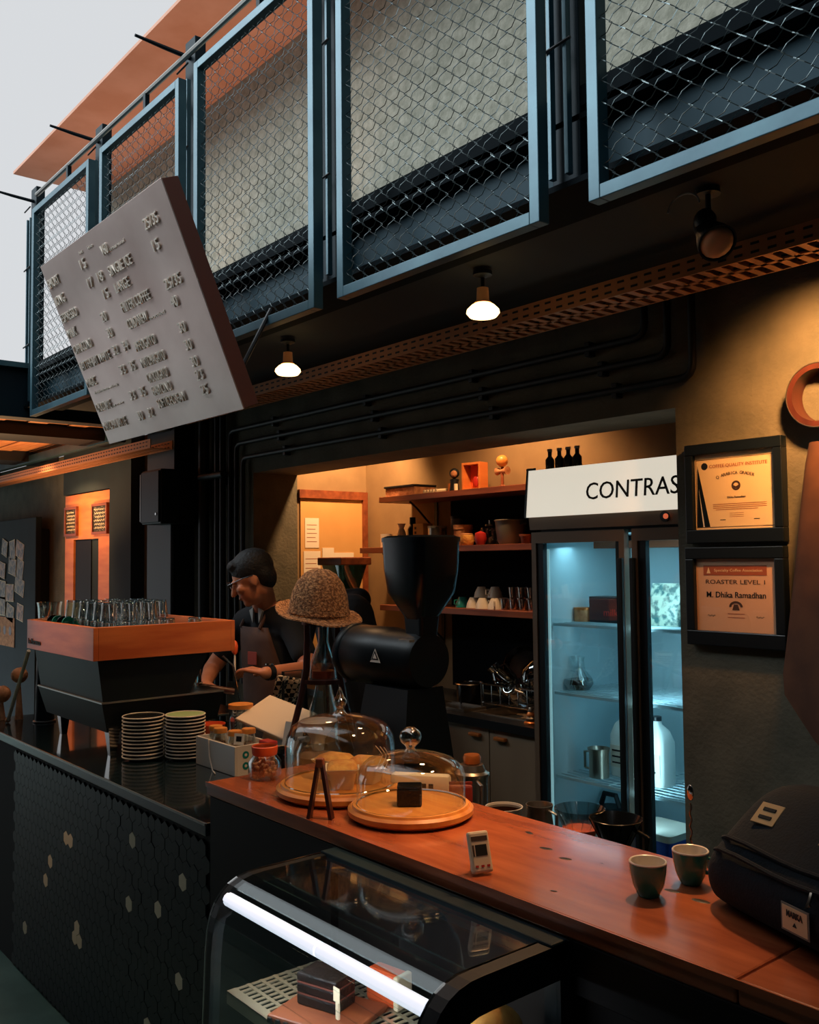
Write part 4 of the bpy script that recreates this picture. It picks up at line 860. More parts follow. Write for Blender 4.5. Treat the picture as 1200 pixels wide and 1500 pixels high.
# middle shelf
G = 'things on the middle shelf'
lat('white_mug', 'small white mug at the left end of the middle shelf', 'mug', (-4.33, 3.42, SB_), (('mug_body', M['white'], cyl(.035, .08)), ('coffee', M['coffee'], [(0, .081), (.03, .081), (0, .0815)])))
lat('sake_flask', 'white narrow-necked flask on the middle shelf', 'flask', (-4.20, 3.43, SB_), (('flask_body', M['white'], [(0, 0), (.035, 0), (.04, .03), (.022, .09), (.014, .11), (.024, .135), (0, .13)]), ('mouth', M['white'], [(.014, .125), (.026, .136), (.02, .138)])))
lat('syrup_bottle', 'dark bottle with black cap beside the white flask', 'bottle', (-4.11, 3.44, SB_), (('bottle_body', M['blackglaze'], [(0, 0), (.032, 0), (.032, .10), (.014, .13), (0, .13)]), ('cap', M['machblack'], [(0, .13), (.018, .13), (.018, .17), (0, .17)])))
t = thing('yellow_carton', 'yellow carton with dark print on the middle shelf', 'carton', (-4.01, 3.43, SB_)); box('carton', M['yellow'], (-.045, .045, -.035, .035, 0, .13), t, .002); 
for k in range(4): box('print_mark', M['ink'], (-.03, -.015, -.0365, -.035, .02+.026*k, .034+.026*k), t)
lat('grey_tin', 'grey tin with red band on the middle shelf', 'tin', (-3.875, 3.42, SB_), (('tin_body', M['steel'], cyl(.052, .10)), ('red_band', M['red'], [(.0525, .03), (.0525, .06), (.051, .06)]), ('lid', M['greyplastic'], [(0, .10), (.054, .10), (.054, .112), (0, .112)])))
lat('tall_tin', 'taller dark grey tin behind the red-banded tin', 'tin', (-3.80, 3.50, SB_), (('tin_body', M['greyplastic'], cyl(.035, .15)), ('lid', M['black'], [(0, .15), (.037, .15), (.037, .165), (0, .165)])))
lat('cream_crock', 'cream lidded crock on the middle shelf', 'crock', (-3.665, 3.42, SB_), (('crock_body', M['wicker'], [(0, 0), (.045, 0), (.05, .05), (.05, .085), (0, .085)]), ('lid', M['wicker'], [(0, .086), (.054, .086), (.054, .11), (0, .112)])))
lat('orange_bowl', 'small rounded orange pot on the middle shelf', 'pot', (-3.59, 3.38, SB_), (('pot_body', M['crumb'], [(0, 0), (.03, 0), (.04, .025), (.034, .055), (0, .06)]), ('pot_rim', M['wicker'], [(.03, .054), (.034, .058), (.03, .062), (.026, .058)])))
t = lat('glass_pot', 'round glass teapot on the middle shelf', 'teapot', (-3.50, 3.46, SB_), (('glass_wall', M['glass'], [(0, 0), (.04, 0), (.06, .05), (.05, .09), (.025, .10)]), ('lid', M['chrome'], [(0, .10), (.028, .10), (.026, .108), (.006, .112), (.006, .13), (0, .13)])))
MB().tube([(.05, 0, .08), (.08, 0, .07), (.075, 0, .03), (.05, 0, .025)], .005, 8).obj('handle', M['glass'], t, True)
t = lat('red_lucky_doll', 'small round red doll with white face on the middle shelf', 'doll', (-3.47, 3.36, SB_), (('doll_body', M['red'], [(0, 0), (.022, 0), (.034, .03), (.028, .06), (0, .072)]),)); MB().ball((0, -.022, .045), .013, 12, (1, .5, 1)).obj('face', M['white'], t, True)
t = lat('black_pot', 'large dark cooking pot on the middle shelf', 'pot', (-3.33, 3.44, SB_), (('pot_body', M['greyplastic'], [(0, 0), (.06, 0), (.07, .02), (.082, .12), (.078, .12), (.066, .02), (0, .01)]), ('pot_rim', M['greyplastic'], [(.08, .118), (.088, .122), (.08, .126)])))
for s in (-1, 1): MB().tube([(s*.078, -.015, .10), (s*.105, 0, .105), (s*.078, .015, .10)], .005, 6).obj('handle', M['black'], t, True)
lat('small_terracotta_pot', 'small terracotta pot at the right of the middle shelf', 'pot', (-3.16, 3.37, SB_), (('pot_body', M['shelf'], [(0, 0), (.022, 0), (.03, .04), (0, .04)]), ('pot_rim', M['shelf'], [(.03, .036), (.034, .036), (.034, .046), (.028, .046)])))
lat('dark_kettle', 'dark round kettle next to the fridge on the middle shelf', 'kettle', (-3.06, 3.45, SB_), (('kettle_body', M['blackglaze'], [(0, 0), (.06, 0), (.07, .04), (.05, .09), (0, .10)]), ('knob', M['chrome'], [(0, .10), (.01, .10), (.012, .115), (0, .12)])))
# low shelf cups
def hcup(x, y, z, mm, lab, grp=None, inv=True):
    t = thing('coffee_cup', lab, 'cup', (x, y, z), (0, 0, random.uniform(0, 6)), grp)
    p = [(0, 0), (.02, 0), (.022, .004), (.035, .03), (.04, .055), (.038, .055), (.032, .03), (0, .008)]
    if inv: p = [(r_, .056-z_) for r_, z_ in p]
    MB().lathe(p, seg=18).obj('cup_wall', mm, t, True); MB().tube([(.036, 0, .015), (.056, 0, .02), (.054, 0, .04), (.032, 0, .042)], .0035, 6).obj('handle', mm, t, True); return t
hcup(-3.665, 3.41, SC, M['greenglaze'], 'upturned green cup at the left of the cups on the lowest shelf')
c0 = None
for k, (x, y, z) in enumerate(((-3.57, 3.40, 0), (-3.48, 3.38, 0), (-3.52, 3.48, 0), (-3.42, 3.47, 0), (-3.53, 3.42, .056), (-3.44, 3.43, .056), (-3.39, 3.38, 0))):
    if c0 is None: c0 = hcup(x, y, SC+z, M['white'], 'upturned white cup in the pile on the lowest shelf', 'white cups on the lowest shelf')
    else: copy_tree(c0, None, (x, y, SC+z), (0, 0, random.uniform(0, 6)))
s0 = None
for k in range(14):
    x = -3.31+.062*(k % 5)+(.03 if k > 9 else 0); y = 3.37+.065*((k//5) % 2) if k < 10 else 3.40; z = 0 if k < 10 else .058
    if s0 is None:
        s0 = thing('small_glass', 'small pinkish clear glass in the cluster on the lowest shelf', 'glass', (x, y, SC+z), group='small glasses on the lowest shelf')
        MB().lathe([(0, 0), (.020, 0), (.026, .056), (.025, .056), (.018, .004), (0, .004)], seg=14).obj('glass_wall', thin_glass('rose_glass', (.95, .72, .62, 1), .25, .75), s0, True); MB().lathe([(0, .003), (.018, .003), (.019, .012), (0, .012)], seg=12).obj('thick_base', thick, s0, True)
    else: copy_tree(s0, None, (x, y, SC+z))
# dish rack with dark glassware
t = thing('dish_rack', 'black wire dish rack on the worktop holding dark glassware', 'dish rack', (-3.05, 3.33, .875))
for z in (.03, .12): MB().tube([(-.25, -.14, z), (.23, -.14, z), (.23, .14, z), (-.25, .14, z), (-.25, -.14, z)], .004, 6).obj('wire_frame', M['chrome'], t, True)
for k in range(9): MB().tube([(-.24+.058*k, -.14, .12), (-.24+.058*k, -.14, .03), (-.24+.058*k, .14, .03), (-.24+.058*k, .14, .12)], .0025, 5).obj('wire', M['chrome'], t, True)
for x in (-.25, .23):
    for y in (-.14, .14): MB().tube([(x, y, 0), (x, y, .12)], .005, 6).obj('leg', M['chrome'], t)
dg = thin_glass('smoked_glass', (.30, .36, .40, 1), .25, .8)
for k, (x, y, z, rx, ry, s_, lab) in enumerate(((-3.23, 3.28, 1.00, 25, -30, 1.0, 'tilted dark carafe at the left of the dish rack'), (-3.06, 3.33, 1.06, -10, 35, 1.15, 'largest dark carafe on top of the dish rack'), (-2.94, 3.26, .99, 30, 40, .95, 'dark carafe lying right in the dish rack'), (-3.10, 3.24, .96, 60, 10, .9, 'dark carafe lying at the front of the dish rack'), (-2.90, 3.35, 1.05, 0, -35, .9, 'dark carafe leaning by the fridge side of the dish rack'))):
    c = thing('glass_carafe', lab, 'carafe', (x, y, z), (R(rx), R(ry), 0)); MB().lathe([(0, -.06*s_), (.045*s_, -.06*s_), (.06*s_, -.02*s_), (.05*s_, .03*s_), (.025*s_, .07*s_), (.034*s_, .10*s_), (.032*s_, .10*s_), (.022*s_, .07*s_)], seg=20).obj('glass_wall', dg, c, True)
    MB().tube([(.03*s_, 0, .08*s_), (.075*s_, 0, .07*s_), (.08*s_, 0, 0), (.055*s_, 0, -.03*s_)], .006, 8).obj('handle', M['chrome'] if k % 2 else M['blackglaze'], c, True)
c = thing('frying_pan', 'dark pan leaning behind the dish rack with orange-lit rim', 'pan', (-3.28, 3.48, 1.05), (R(80), 0, R(20))); MB().lathe([(0, 0), (.09, 0), (.11, .03), (.108, .032), (.088, .004), (0, .004)], seg=28).obj('pan', M['blackglaze'], c, True); MB().tube([(.10, 0, .025), (.20, 0, .05)], .008, 8).obj('handle', M['black'], c, True)
c = thing('ladle', 'steel ladle hanging above the dish rack near the fridge', 'utensil', (-2.86, 3.50, 1.25), (0, R(-40), 0)); MB().tube([(0, 0, .06), (0, 0, -.10)], .005, 8).obj('shaft', M['steel'], c, True); MB().ball((0, -.01, -.12), .028, 14, (1, .6, 1)).obj('ladle_bowl', M['steel'], c, True)
lat('sponge_tub', 'dark tub on the worktop left of the dish rack', 'tub', (-3.45, 3.25, .875), (('tub_body', M['blackglaze'], cyl(.06, .10, .07)), ('tub_rim', M['chrome'], [(.07, .098), (.075, .102), (.07, .106)])))
t = thing('tray', 'flat grey tray lying on the worktop behind the grinder', 'tray', (-3.42, 3.12, .8745)); box('tray_base', M['stone'], (-.14, .14, -.07, .07, 0, .006), t); 
for d in ((-.14, .14, -.074, -.07), (-.14, .14, .07, .074), (-.144, -.14, -.074, .074), (.14, .144, -.074, .074)): box('tray_edge', M['steel'], (*d, 0, .014), t)

# niche door with papers
d = box('door_1', M['wood'], (-4.724, -4.715, 3.07, 3.53, 0, 1.98)); struct(d)
m = MB(); m.box(-4.724, -4.700, 3.055, 3.565, 1.98, 2.03); m.box(-4.724, -4.700, 3.53, 3.565, 0, 1.98); struct(m.obj('trim_door_frame', M['shelf']))
d.data.materials[0] = mat('pale_door', C(222, 176, 112), .6, 0, C(206, 156, 92), 2)
for k, (y0, y1, z0, z1, lab) in enumerate(((3.10, 3.20, 1.68, 1.86, 'cream sheet at the top left of the niche door'), (3.09, 3.21, 1.46, 1.66, 'cream sheet below the top sheet on the niche door'), (3.225, 3.31, 1.40, 1.68, 'bright narrow sheet in the middle of the niche door'), (3.31, 3.46, 1.48, 1.65, 'bright wide printed sheet at the right of the niche door'))):
    t = thing('paper_sheet', lab, 'paper', (-4.714, y0, z0)); box('sheet', M['paperw'], (0, .0015+.0004*k, 0, y1-y0, 0, z1-z0), t)
    for j in range(5): box('print_line', M['band'], (.0015+.0004*k, .0022+.0004*k, .012, (y1-y0)*(.85-.1*(j % 2)), (z1-z0)*(.2+.14*j), (z1-z0)*(.2+.14*j)+.003), t)

# ================================================================ FRIDGE
fx0, fx1, fy = -2.735, -1.73, 2.95
t = thing('display_fridge', 'two-door glass display fridge with lit sign reading CONTRAST', 'fridge', ((fx0+fx1)/2, fy, 0)); hw = (fx1-fx0)/2
m = MB(); m.box(-hw, hw, .03, .56, 0, .36); m.box(-hw, -hw+.03, .03, .56, .36, 1.98); m.box(hw-.03, hw, .03, .56, .36, 1.98); m.box(-hw, hw, .03, .56, 1.71, 1.98); m.obj('cabinet_shell', M['fridge_dark'], t)
m = MB(); m.box(-hw+.03, hw-.03, .54, .555, .36, 1.71); m.box(-hw+.03, -hw+.035, .05, .54, .36, 1.71); m.box(hw-.035, hw-.03, .05, .54, .36, 1.71); m.box(-hw+.03, hw-.03, .05, .54, .355, .36); m.box(-hw+.03, hw-.03, .05, .54, 1.70, 1.71); m.obj('liner', M['fridge_in'], t)
m = MB(); m.prism([(.03, 1.775), (-.035, 1.775), (-.015, 1.975), (.03, 1.98)], -hw+.005, hw-.005, 'X'); m.obj('sign_face', M['sign'], t)
m = MB(); m.prism([(.03, 1.772), (-.04, 1.772), (-.018, 1.985), (.03, 1.99)], -hw-.004, -hw+.005, 'X'); m.obj('sign_cap', M['fridge_dark'], t)
m = MB(); m.prism([(.03, 1.775), (-.02, 1.775), (-.014, 1.722), (.03, 1.722)], -hw+.005, hw-.005, 'X'); m.obj('lower_band', M['fridge'], t)
text('lettering', 'CONTRAST', .070, M['inkblack'], t, (-.172, -.0335, 1.833), (R(90-5.5), 0, 0), width=.49, depth=.003)
MB().lathe([(0, 0), (.020, 0), (.020, .006), (0, .006)], (.185, -.022, 1.752), 18, 'Y').obj('switch_plate', M['black'], t); MB().lathe([(0, .0), (.010, 0), (.010, .004), (0, .004)], (.195, -.030, 1.752), 16, 'Y').obj('red_switch', mat('lit_red_switch', C(230, 90, 60), .4, emit=(1, .2, .08, 1), estr=.5), t)
for x0, x1 in ((-hw, -.018), (.018, hw)):
    d = MB(); d.box(x0, x1, 0, .03, 1.665, 1.712); d.box(x0, x1, 0, .03, .34, .39); d.box(x0, x0+.025, 0, .03, .39, 1.665); d.box(x1-.025, x1, 0, .03, .39, 1.665)
    d = d.obj('door', M['fridge'], t)
    box('door_gasket', M['fridge_dark'], (x0+.025, x0+.06, .006, .03, .39, 1.665), d); box('door_gasket', M['fridge_dark'], (x1-.045, x1-.025, .006, .03, .39, 1.665), d)
    box('glass_pane', M['pane'], (x0+.06, x1-.045, .012, .016, .39, 1.665), d)
    box('door_handle', M['fridge_dark'], (x1-.02 if x0 < 0 else x0, x1 if x0 < 0 else x0+.02, -.02, 0, .5, 1.6), d, .004)
for x in (-hw+.055, .02): 
    st = box('light_strip', mat('fridge_strip', C(170, 210, 214), .4, emit=(.5, .86, .92, 1), estr=.45), (x, x+.012, .035, .04, .42, 1.64), t)
    for k in range(0): pass
for zz, lab in ((1.325, 0), (1.035, 0), (.685, 0), (.37, 0)):
    m = MB(); m.box(-hw+.04, hw-.04, .085, .09, zz-.012, zz); 
    for k in range(11): m.box(-hw+.04, hw-.04, .12+.038*k, .123+.038*k, zz-.004, zz)
    for k in range(12): m.box(-hw+.05+k*.082, -hw+.053+k*.082, .085, .53, zz-.008, zz-.004)
    m.obj('wire_shelf', M['fridge_in'], t)
for x in (-hw+.10, hw-.10, 0): box('shelf_upright', M['greyplastic'], (x-.010, x+.010, .53, .54, .38, 1.66), t)
def fl(name, lab, cat, x, y, z, parts): return lat(name, lab, cat, (x, y, z), parts)
fl('glass_flask', 'round glass flask with dark coffee on the second fridge shelf', 'flask', -2.66, 3.15, 1.036, (('glass_wall', M['glass'], [(0, 0), (.05, 0), (.066, .025), (.06, .05), (.030, .085), (.026, .13), (.033, .14), (.030, .14), (.024, .12)]), ('coffee', M['coffee'], [(0, .003), (.05, .003), (.064, .025), (.060, .045), (0, .045)])))
def milk(x, y, z, lab):
    t = thing('milk_jug', lab, 'jug', (x, y, z)); loft(MB(), [(rrect(.058, .05, .02), 0), (rrect(.060, .052, .02), .02), (rrect(.060, .052, .02), .17), (rrect(.045, .04, .02), .215), (rrect(.020, .020, .012), .24), (rrect(.018, .018, .012), .255)]).obj('jug_body', M['milk'], t, True)
    MB().lathe([(0, .255), (.022, .255), (.022, .272), (0, .272)], seg=18).obj('cap', M['frame'], t, True); box('label', M['white'], (-.05, .05, -.0535, -.052, .04, .13), t); 
    for k in range(3): box('print_line', M['frame'], (-.04, .03-.01*k, -.0545, -.0535, .055+.025*k, .062+.025*k), t)
    return t
milk(-2.30, 3.20, .686, 'white milk jug seen through the gap side of the right fridge door'); milk(-2.475, 3.24, .686, 'white milk jug behind the steel pitcher in the fridge')
t = thing('milk_carton', 'tall white carton at the left of the right fridge compartment', 'carton', (-2.335, 3.09, .686)); box('carton', M['white'], (-.018, .03, -.02, .03, 0, .22), t, .002); MB().prism([(-.02, .22), (.03, .22), (.005, .245)], -.018, .03, 'X').obj('gable_top', M['white'], t)
t = fl('steel_pitcher', 'dark steel pitcher on the third fridge shelf', 'pitcher', -2.54, 3.13, .686, (('pitcher_wall', M['steel'], [(0, 0), (.042, 0), (.042, .10), (.048, .12), (.045, .12), (.04, .10), (0, .01)]),)); MB().tube([(-.042, 0, .10), (-.075, 0, .095), (-.075, 0, .03), (-.042, 0, .025)], .006, 8).obj('handle', M['steel'], t, True)
t = thing('snack_bag', 'greenish white printed bag on the upper shelf behind the right fridge door', 'bag', (-2.22, 3.20, 1.326)); loft(MB(), [(rrect(.075, .04, .02), 0), (rrect(.085, .05, .02), .06), (rrect(.08, .02, .01), .14), (rrect(.08, .006, .003), .17)]).obj('bag_body', mat('printed_foil', C(170, 184, 166), .35, .1, C(60, 100, 100), 40, contrast=(.45, .6)), t, True)
t = thing('dark_box', 'dark box with red letters on the upper shelf of the left fridge door', 'box', (-2.50, 3.22, 1.326)); box('carton', M['frame'], (-.11, .11, -.05, .05, 0, .11), t, .003); text('lettering', 'milks', .03, M['red'], t, (-.03, -.0505, .03), width=.09, depth=.0006)
fl('round_tin', 'orange-lit round tin left of the dark box in the fridge', 'tin', -2.66, 3.2, 1.326, (('tin_body', M['wicker'], cyl(.045, .05)), ('lid', M['brass'], [(0, .05), (.046, .05), (.046, .06), (0, .06)])))
t = thing('plastic_tub', 'white tub with blue side at the bottom of the fridge', 'tub', (-2.23, 3.13, .371)); loft(MB(), [(rrect(.085, .09, .02), 0), (rrect(.10, .10, .02), .15)]).obj('tub_body', M['bluebox'], t, True); loft(MB(), [(rrect(.106, .106, .02), .15), (rrect(.106, .106, .02), .175)]).obj('lid', M['white'], t, True)
t = thing('lunch_box', 'white lidded container at the bottom left of the fridge', 'container', (-2.50, 3.20, .371)); loft(MB(), [(rrect(.11, .08, .02), 0), (rrect(.12, .09, .02), .10)]).obj('container_body', M['milk'], t, True); loft(MB(), [(rrect(.125, .095, .02), .10), (rrect(.125, .095, .02), .115)]).obj('lid', M['fridge_in'], t, True)
t = thing('kettle_handle_pot', 'dark pot with looped handle at the bottom of the fridge behind the glass dripper', 'pot', (-2.62, 3.30, .371)); MB().lathe([(0, 0), (.06, 0), (.06, .14), (.05, .15), (0, .15)], seg=22).obj('pot_body', M['machblack'], t, True); MB().tube([(-.05, 0, .15), (-.03, 0, .20), (.03, 0, .20), (.05, 0, .15)], .012, 8).obj('handle', M['machblack'], t, True)

# ================================================================ WALL THINGS
def cert(x0, x1, z0, z1, paper, lab, ox, oz):
    t = thing('framed_certificate', lab, 'certificate', (x0, YW, z0)); w_, h_ = x1-x0, z1-z0
    for d in ((0, w_, 0, oz), (0, w_, h_-oz*.8, h_), (0, ox, oz, h_-oz*.8), (w_-ox, w_, oz, h_-oz*.8)): box('frame_side', M['frame'], (d[0], d[1], -.035, 0, d[2], d[3]), t, .003)
    box('certificate_sheet', paper, (ox, w_-ox, -.018, -.002, oz, h_-oz*.8), t)
    box('glass_pane', thin_glass('frame_glass', (1, 1, 1, 1), .03, .25), (ox, w_-ox, -.022, -.020, oz, h_-oz*.8), t)
    return t, w_, h_
t, w_, h_ = cert(-1.815, -1.468, 1.645, 1.975, M['cert'], 'upper framed certificate with blue side stripe on the plaster wall', .030, .045)
yy = -.0185
text('lettering', 'COFFEE QUALITY INSTITUTE', .011, M['band'], t, (.085, yy, .248), width=.205, depth=.0006)
MB().lathe([(0, 0), (.012, 0), (.012, .001), (0, .001)], (.066, -.0185, .255), 18, 'Y').obj('seal', M['inkblack'], t)
for k, ch in enumerate('Q ARABICA GRADER'):
    if ch == ' ': continue
    u = (k-7.5)/7.5; text('lettering', ch, .0105, M['ink'], t, (.178+u*.063, yy, .222-.011*u*u), (R(90), R(9*u), 0), depth=.0006, centre=True)
MB().lathe([(.0095, 0), (.016, 0), (.016, .001), (.0095, .001), (.0095, 0)], (.180, -.0185, .185), 24, 'Y').obj('seal', M['ink'], t); MB().prism([(.170, .176), (.190, .176), (.192, .188), (.180, .182), (.168, .188)], -.0192, -.0186, 'Y').obj('seal_mark', M['ink'], t)
text('lettering', 'Dhika Ramadhan', .007, M['ink'], t, (.148, yy, .145), width=.065, depth=.0005)
for k in range(4): box('print_line', M['band'], (.095+.01*(k == 3), .285-.03*(k == 3), -.0187, -.0184, .126-.006*k, .1278-.006*k), t)
for k in range(3): box('print_line', M['band'], (.155, .205, -.0187, -.0184, .096-.006*k, .0972-.006*k), t)
for x in (.12, .24): box('signature', M['inkblack'], (x, x+.02, -.0187, -.0184, .074, .0765), t)
MB().prism([(.036, .054), (.083, .054), (.040, .258)], -.0191, -.0185, 'Y').obj('side_stripe', M['frame'], t); MB().prism([(.058, .054), (.063, .054), (.044, .180)], -.0195, -.0190, 'Y').obj('stripe_line', M['white'], t)
m = MB()
for d in ((.034, .313, .052, .0535), (.034, .313, .276, .2775), (.034, .0355, .052, .2775), (.3115, .313, .052, .2775)): m.box(d[0], d[1], -.0188, -.0184, d[2], d[3])
m.obj('border_line', M['ink'], t)
t, w_, h_ = cert(-1.822, -1.472, 1.31, 1.632, M['cert2'], 'lower framed certificate reading ROASTER LEVEL 1 on the plaster wall', .032, .048)
box('header_band', M['band'], (.060, .285, -.0190, -.0184, .230, .262), t); text('lettering', 'Specialty Coffee Association', .009, M['cert'], t, (.100, -.0191, .242), width=.17, depth=.0004); MB().prism([(.072, .236), (.086, .236), (.079, .256)], -.0195, -.0190, 'Y').obj('header_mark', M['cert'], t)
text('lettering', 'ROASTER LEVEL 1', .014, M['ink'], t, (.068, yy, .202), width=.21, depth=.0006); text('lettering', 'M. Dhika Ramadhan', .019, M['inkblack'], t, (.070, yy, .158), width=.21, depth=.0006, bold=.012)
m = MB(); m.prism([(.175+.024*math.cos(R(a)), .128+.019*math.sin(R(a))) for a in range(0, 181, 15)]+[(.175+.016*math.cos(R(a)), .128+.012*math.sin(R(a))) for a in range(180, -1, -15)], -.0191, -.0185, 'Y'); m.obj('seal_arc', M['ink'], t); MB().prism([(.162, .118), (.188, .118), (.182, .136), (.168, .136)], -.0191, -.0185, 'Y').obj('seal_mark', M['ink'], t)
for x in (.072, .245): MB().tube([(x+.004*k, -.0188, .098+.003*math.sin(k*2.2)) for k in range(8)], .0006, 4).obj('signature', M['inkblack'], t)
for k in range(2): box('print_line', M['band'], (.145, .205, -.0187, -.0184, .105-.012*k, .107-.012*k), t)
t = thing('wall_hoop', 'round dark wooden hoop frame mounted on the warmly lit wall', 'hoop', (-1.335, YW, 2.078)); MB().lathe([(.078, 0), (.095, 0), (.095, .065), (.078, .065), (.078, 0)], (0, -.0655, 0), 48, 'Y').obj('hoop', M['stand'], t, True)
o = t.children[0]; MB().lathe([(.094, -.001), (.097, -.001), (.097, .004), (.094, .004), (.094, -.001)], (0, -.0655, 0), 48, 'Y').obj('metal_rim', M['steel'], t, True)
t = thing('hanging_coat', 'brown cloth coat hanging on the wall at the right edge', 'coat', (-1.285, 2.70, 1.93))
m = MB(); rows = []
for k in range(15):
    s = k/14; z = -.0-.86*s; hwid = .055+.13*s**.8-(.12*max(0, s-.84)/.16); row = []
    for j in range(25):
        a = 2*math.pi*j/24; f = 1+.14*math.sin(a*5+s*2)*s; row.append(m.b.verts.new((hwid*math.cos(a)*f+.01*s, -.055+(.035+.02*s)*math.sin(a)*f, z-.012*math.cos(a*3)*s)) if j < 24 else row[0])
    rows.append(row)
for a, c in zip(rows, rows[1:]):
    for j in range(24): m.b.faces.new((a[j], a[j+1], c[j+1], c[j]))
m.b.faces.new(rows[0][:24]); m.b.faces.new(rows[-1][:24][::-1]); m.obj('cloth', M['coat'], t, True)
MB().tube([(0, -.05, 0), (0, -.06, .04), (0, -.01, .06)], .004, 6).obj('hanging_loop', M['coat'], t, True); MB().lathe([(0, -.01), (.012, -.01), (.012, .0), (.004, .005), (.004, .05), (0, .05)], (0, 0, .058), 14, 'Y').obj('wall_hook', M['black'], t, True)

# orange panel with chalkboards and opening, far left
t = thing('orange_door_panel', 'orange plywood wall panel with dark doorway at the far left', 'wall panel', (-7.2, YW, 0))
m = MB(); m.box(-.50, -.31, -.03, 0, 0, 2.15); m.box(.215, .50, -.03, 0, 0, 2.15); m.box(-.31, .215, -.03, 0, 1.79, 2.15); m.obj('plywood_sheet', M['wood'], t)
box('doorway', M['dark_wall'], (-.31, .215, -.012, 0, 0, 1.79), t); box('door_leaf', M['bar_body'], (-.29, .04, -.02, -.012, 0, 1.78), t)
for k, (x0, x1, lab) in enumerate(((-7.67, -7.40, 'left small framed chalkboard on the orange panel'), (-7.08, -6.78, 'right small framed chalkboard on the orange panel'))):
    c = thing('chalkboard', lab, 'chalkboard', (x0, YW-.03, 1.82)); w_ = x1-x0
    for d in ((0, w_, 0, .02), (0, w_, .215, .235), (0, .02, .02, .215), (w_-.02, w_, .02, .215)): box('frame_side', M['shelf'], (d[0], d[1], -.022, 0, d[2], d[3]), c)
    box('slate', M['chalk'], (.02, w_-.02, -.012, 0, .02, .215), c)
    for j in range(6):
        a0 = .035+.012*(j % 3); MB().tube([(a0+q*(w_-.11+.02*(j % 2))/14, -.0135, .19-.028*j+.007*math.sin(q*2.3+j)) for q in range(15)], .0022, 4).obj('chalk_scribble', M['paper'], c)
# photo board
t = thing('photo_board', 'dark pinboard covered with photographs at the far left', 'notice board', (-9.2, 2.62, 0)); box('board', M['dark_wall'], (-.9, 1.08, 0, .05, 0, 2.0), t, .005)
for x in (-.85, 1.03): box('support', M['black'], (x-.02, x+.02, .05, .12, 0, 1.9), t)
PW = [(r_, c_) for r_ in range(4) for c_ in range(4)]
for n_, (r_, c_) in enumerate(PW):
    x = -8.52-.24*c_+random.uniform(-.05, .05); z = 1.74-.185*r_+random.uniform(-.035, .035)
    c = thing('photo_print', 'pinned photograph on the dark pinboard, '+('top', 'second', 'third', 'lowest')[r_]+' row, '+('rightmost', 'second from the right', 'third from the right', 'fourth from the right')[c_], 'photograph', (x, 2.617-.003*(n_ % 4), z), (0, R(random.uniform(-16, 16)), 0), 'photographs on the pinboard'); sc_ = random.uniform(.75, 1.2); c.scale = (sc_, 1, random.uniform(.8, 1.15))
    box('print', M['photo1'] if n_ % 3 else M['photo2'], (-.10, .10, -.001, .0, -.075, .075), c); box('white_margin', M['paper'], (-.107, .107, 0, .001, -.082, .082), c)
c = thing('orange_poster', 'orange poster with dark leaf shapes under the photographs', 'poster', (-8.95, 2.614, .86)); box('sheet', M['wicker'], (-.40, .30, -.001, 0, 0, .26), c)
for k in range(4): MB().lathe([(0, 0), (.04, 0), (.04, .001), (0, .001)], (-.30+.16*k, -.0025, .14), 16, 'Y', sx=1, sy=1).obj('leaf_print', M['stand'], c).scale = (1, 1, 1)
for k in range(2):
    c = thing('woven_ball', ('upper tan woven ball ornament beside the dark canister', 'lower tan woven ball ornament beside the dark canister')[k], 'ornament', ((-4.34, 1.335, 1.105), (-4.37, 1.27, 1.025))[k]); rr = (.036, .038)[k]
    MB().tube([(0, 0, -(c.location.z-.911)), (0, 0, -rr*.9)], [.018, .006], 10).obj('stem', M['wicker'], c, True)
    MB().ball((0, 0, 0), rr, 20, (1, 1, .95)).obj('ball', M['wicker'], c, True)
    for a in range(4): MB().tube([(rr*1.01*math.cos(u*.35)*math.cos(a*.8), rr*1.01*math.cos(u*.35)*math.sin(a*.8), rr*.96*math.sin(u*.35)) for u in range(-4, 5)], .0015, 5).obj('weave_band', M['wicker'], c, True)
c = thing('leaning_stick', 'pale wooden stick leaning on the espresso machine at its left end', 'stick', (-4.28, 1.27, CZ)); MB().tube([(0, 0, .008), (.27, .0, .33)], .008, 8).obj('shaft', M['paper'], c, True); MB().ball((0, 0, .012), .012, 10).obj('tip', M['wicker'], c, True)

# ================================================================ PEOPLE
def fuse(name, m, mm, parent, voxel, smooth=6):
    me = m.mesh(name, mm); o = bpy.data.objects.new(name, me); COL.objects.link(o)
    r_ = o.modifiers.new('r', 'REMESH'); r_.mode = 'VOXEL'; r_.voxel_size = voxel; r_.use_smooth_shade = True
    s_ = o.modifiers.new('s', 'SMOOTH'); s_.factor = .5; s_.iterations = smooth
    dg = bpy.context.evaluated_depsgraph_get(); nm = bpy.data.meshes.new_from_object(o.evaluated_get(dg)); o.modifiers.clear(); o.data = nm; o.parent = parent
    return o
def cap(m, a, b, ra, rb, sa=(1, 1, 1), n=6):
    a, b = Vector(a), Vector(b)
    m.tube([a, b], [ra, rb], 14); m.ball(a, ra, 14); m.ball(b, rb, 14)
def seg(m, P, rad):
    for i in range(len(P)-1): cap(m, P[i], P[i+1], rad[i], rad[i+1])
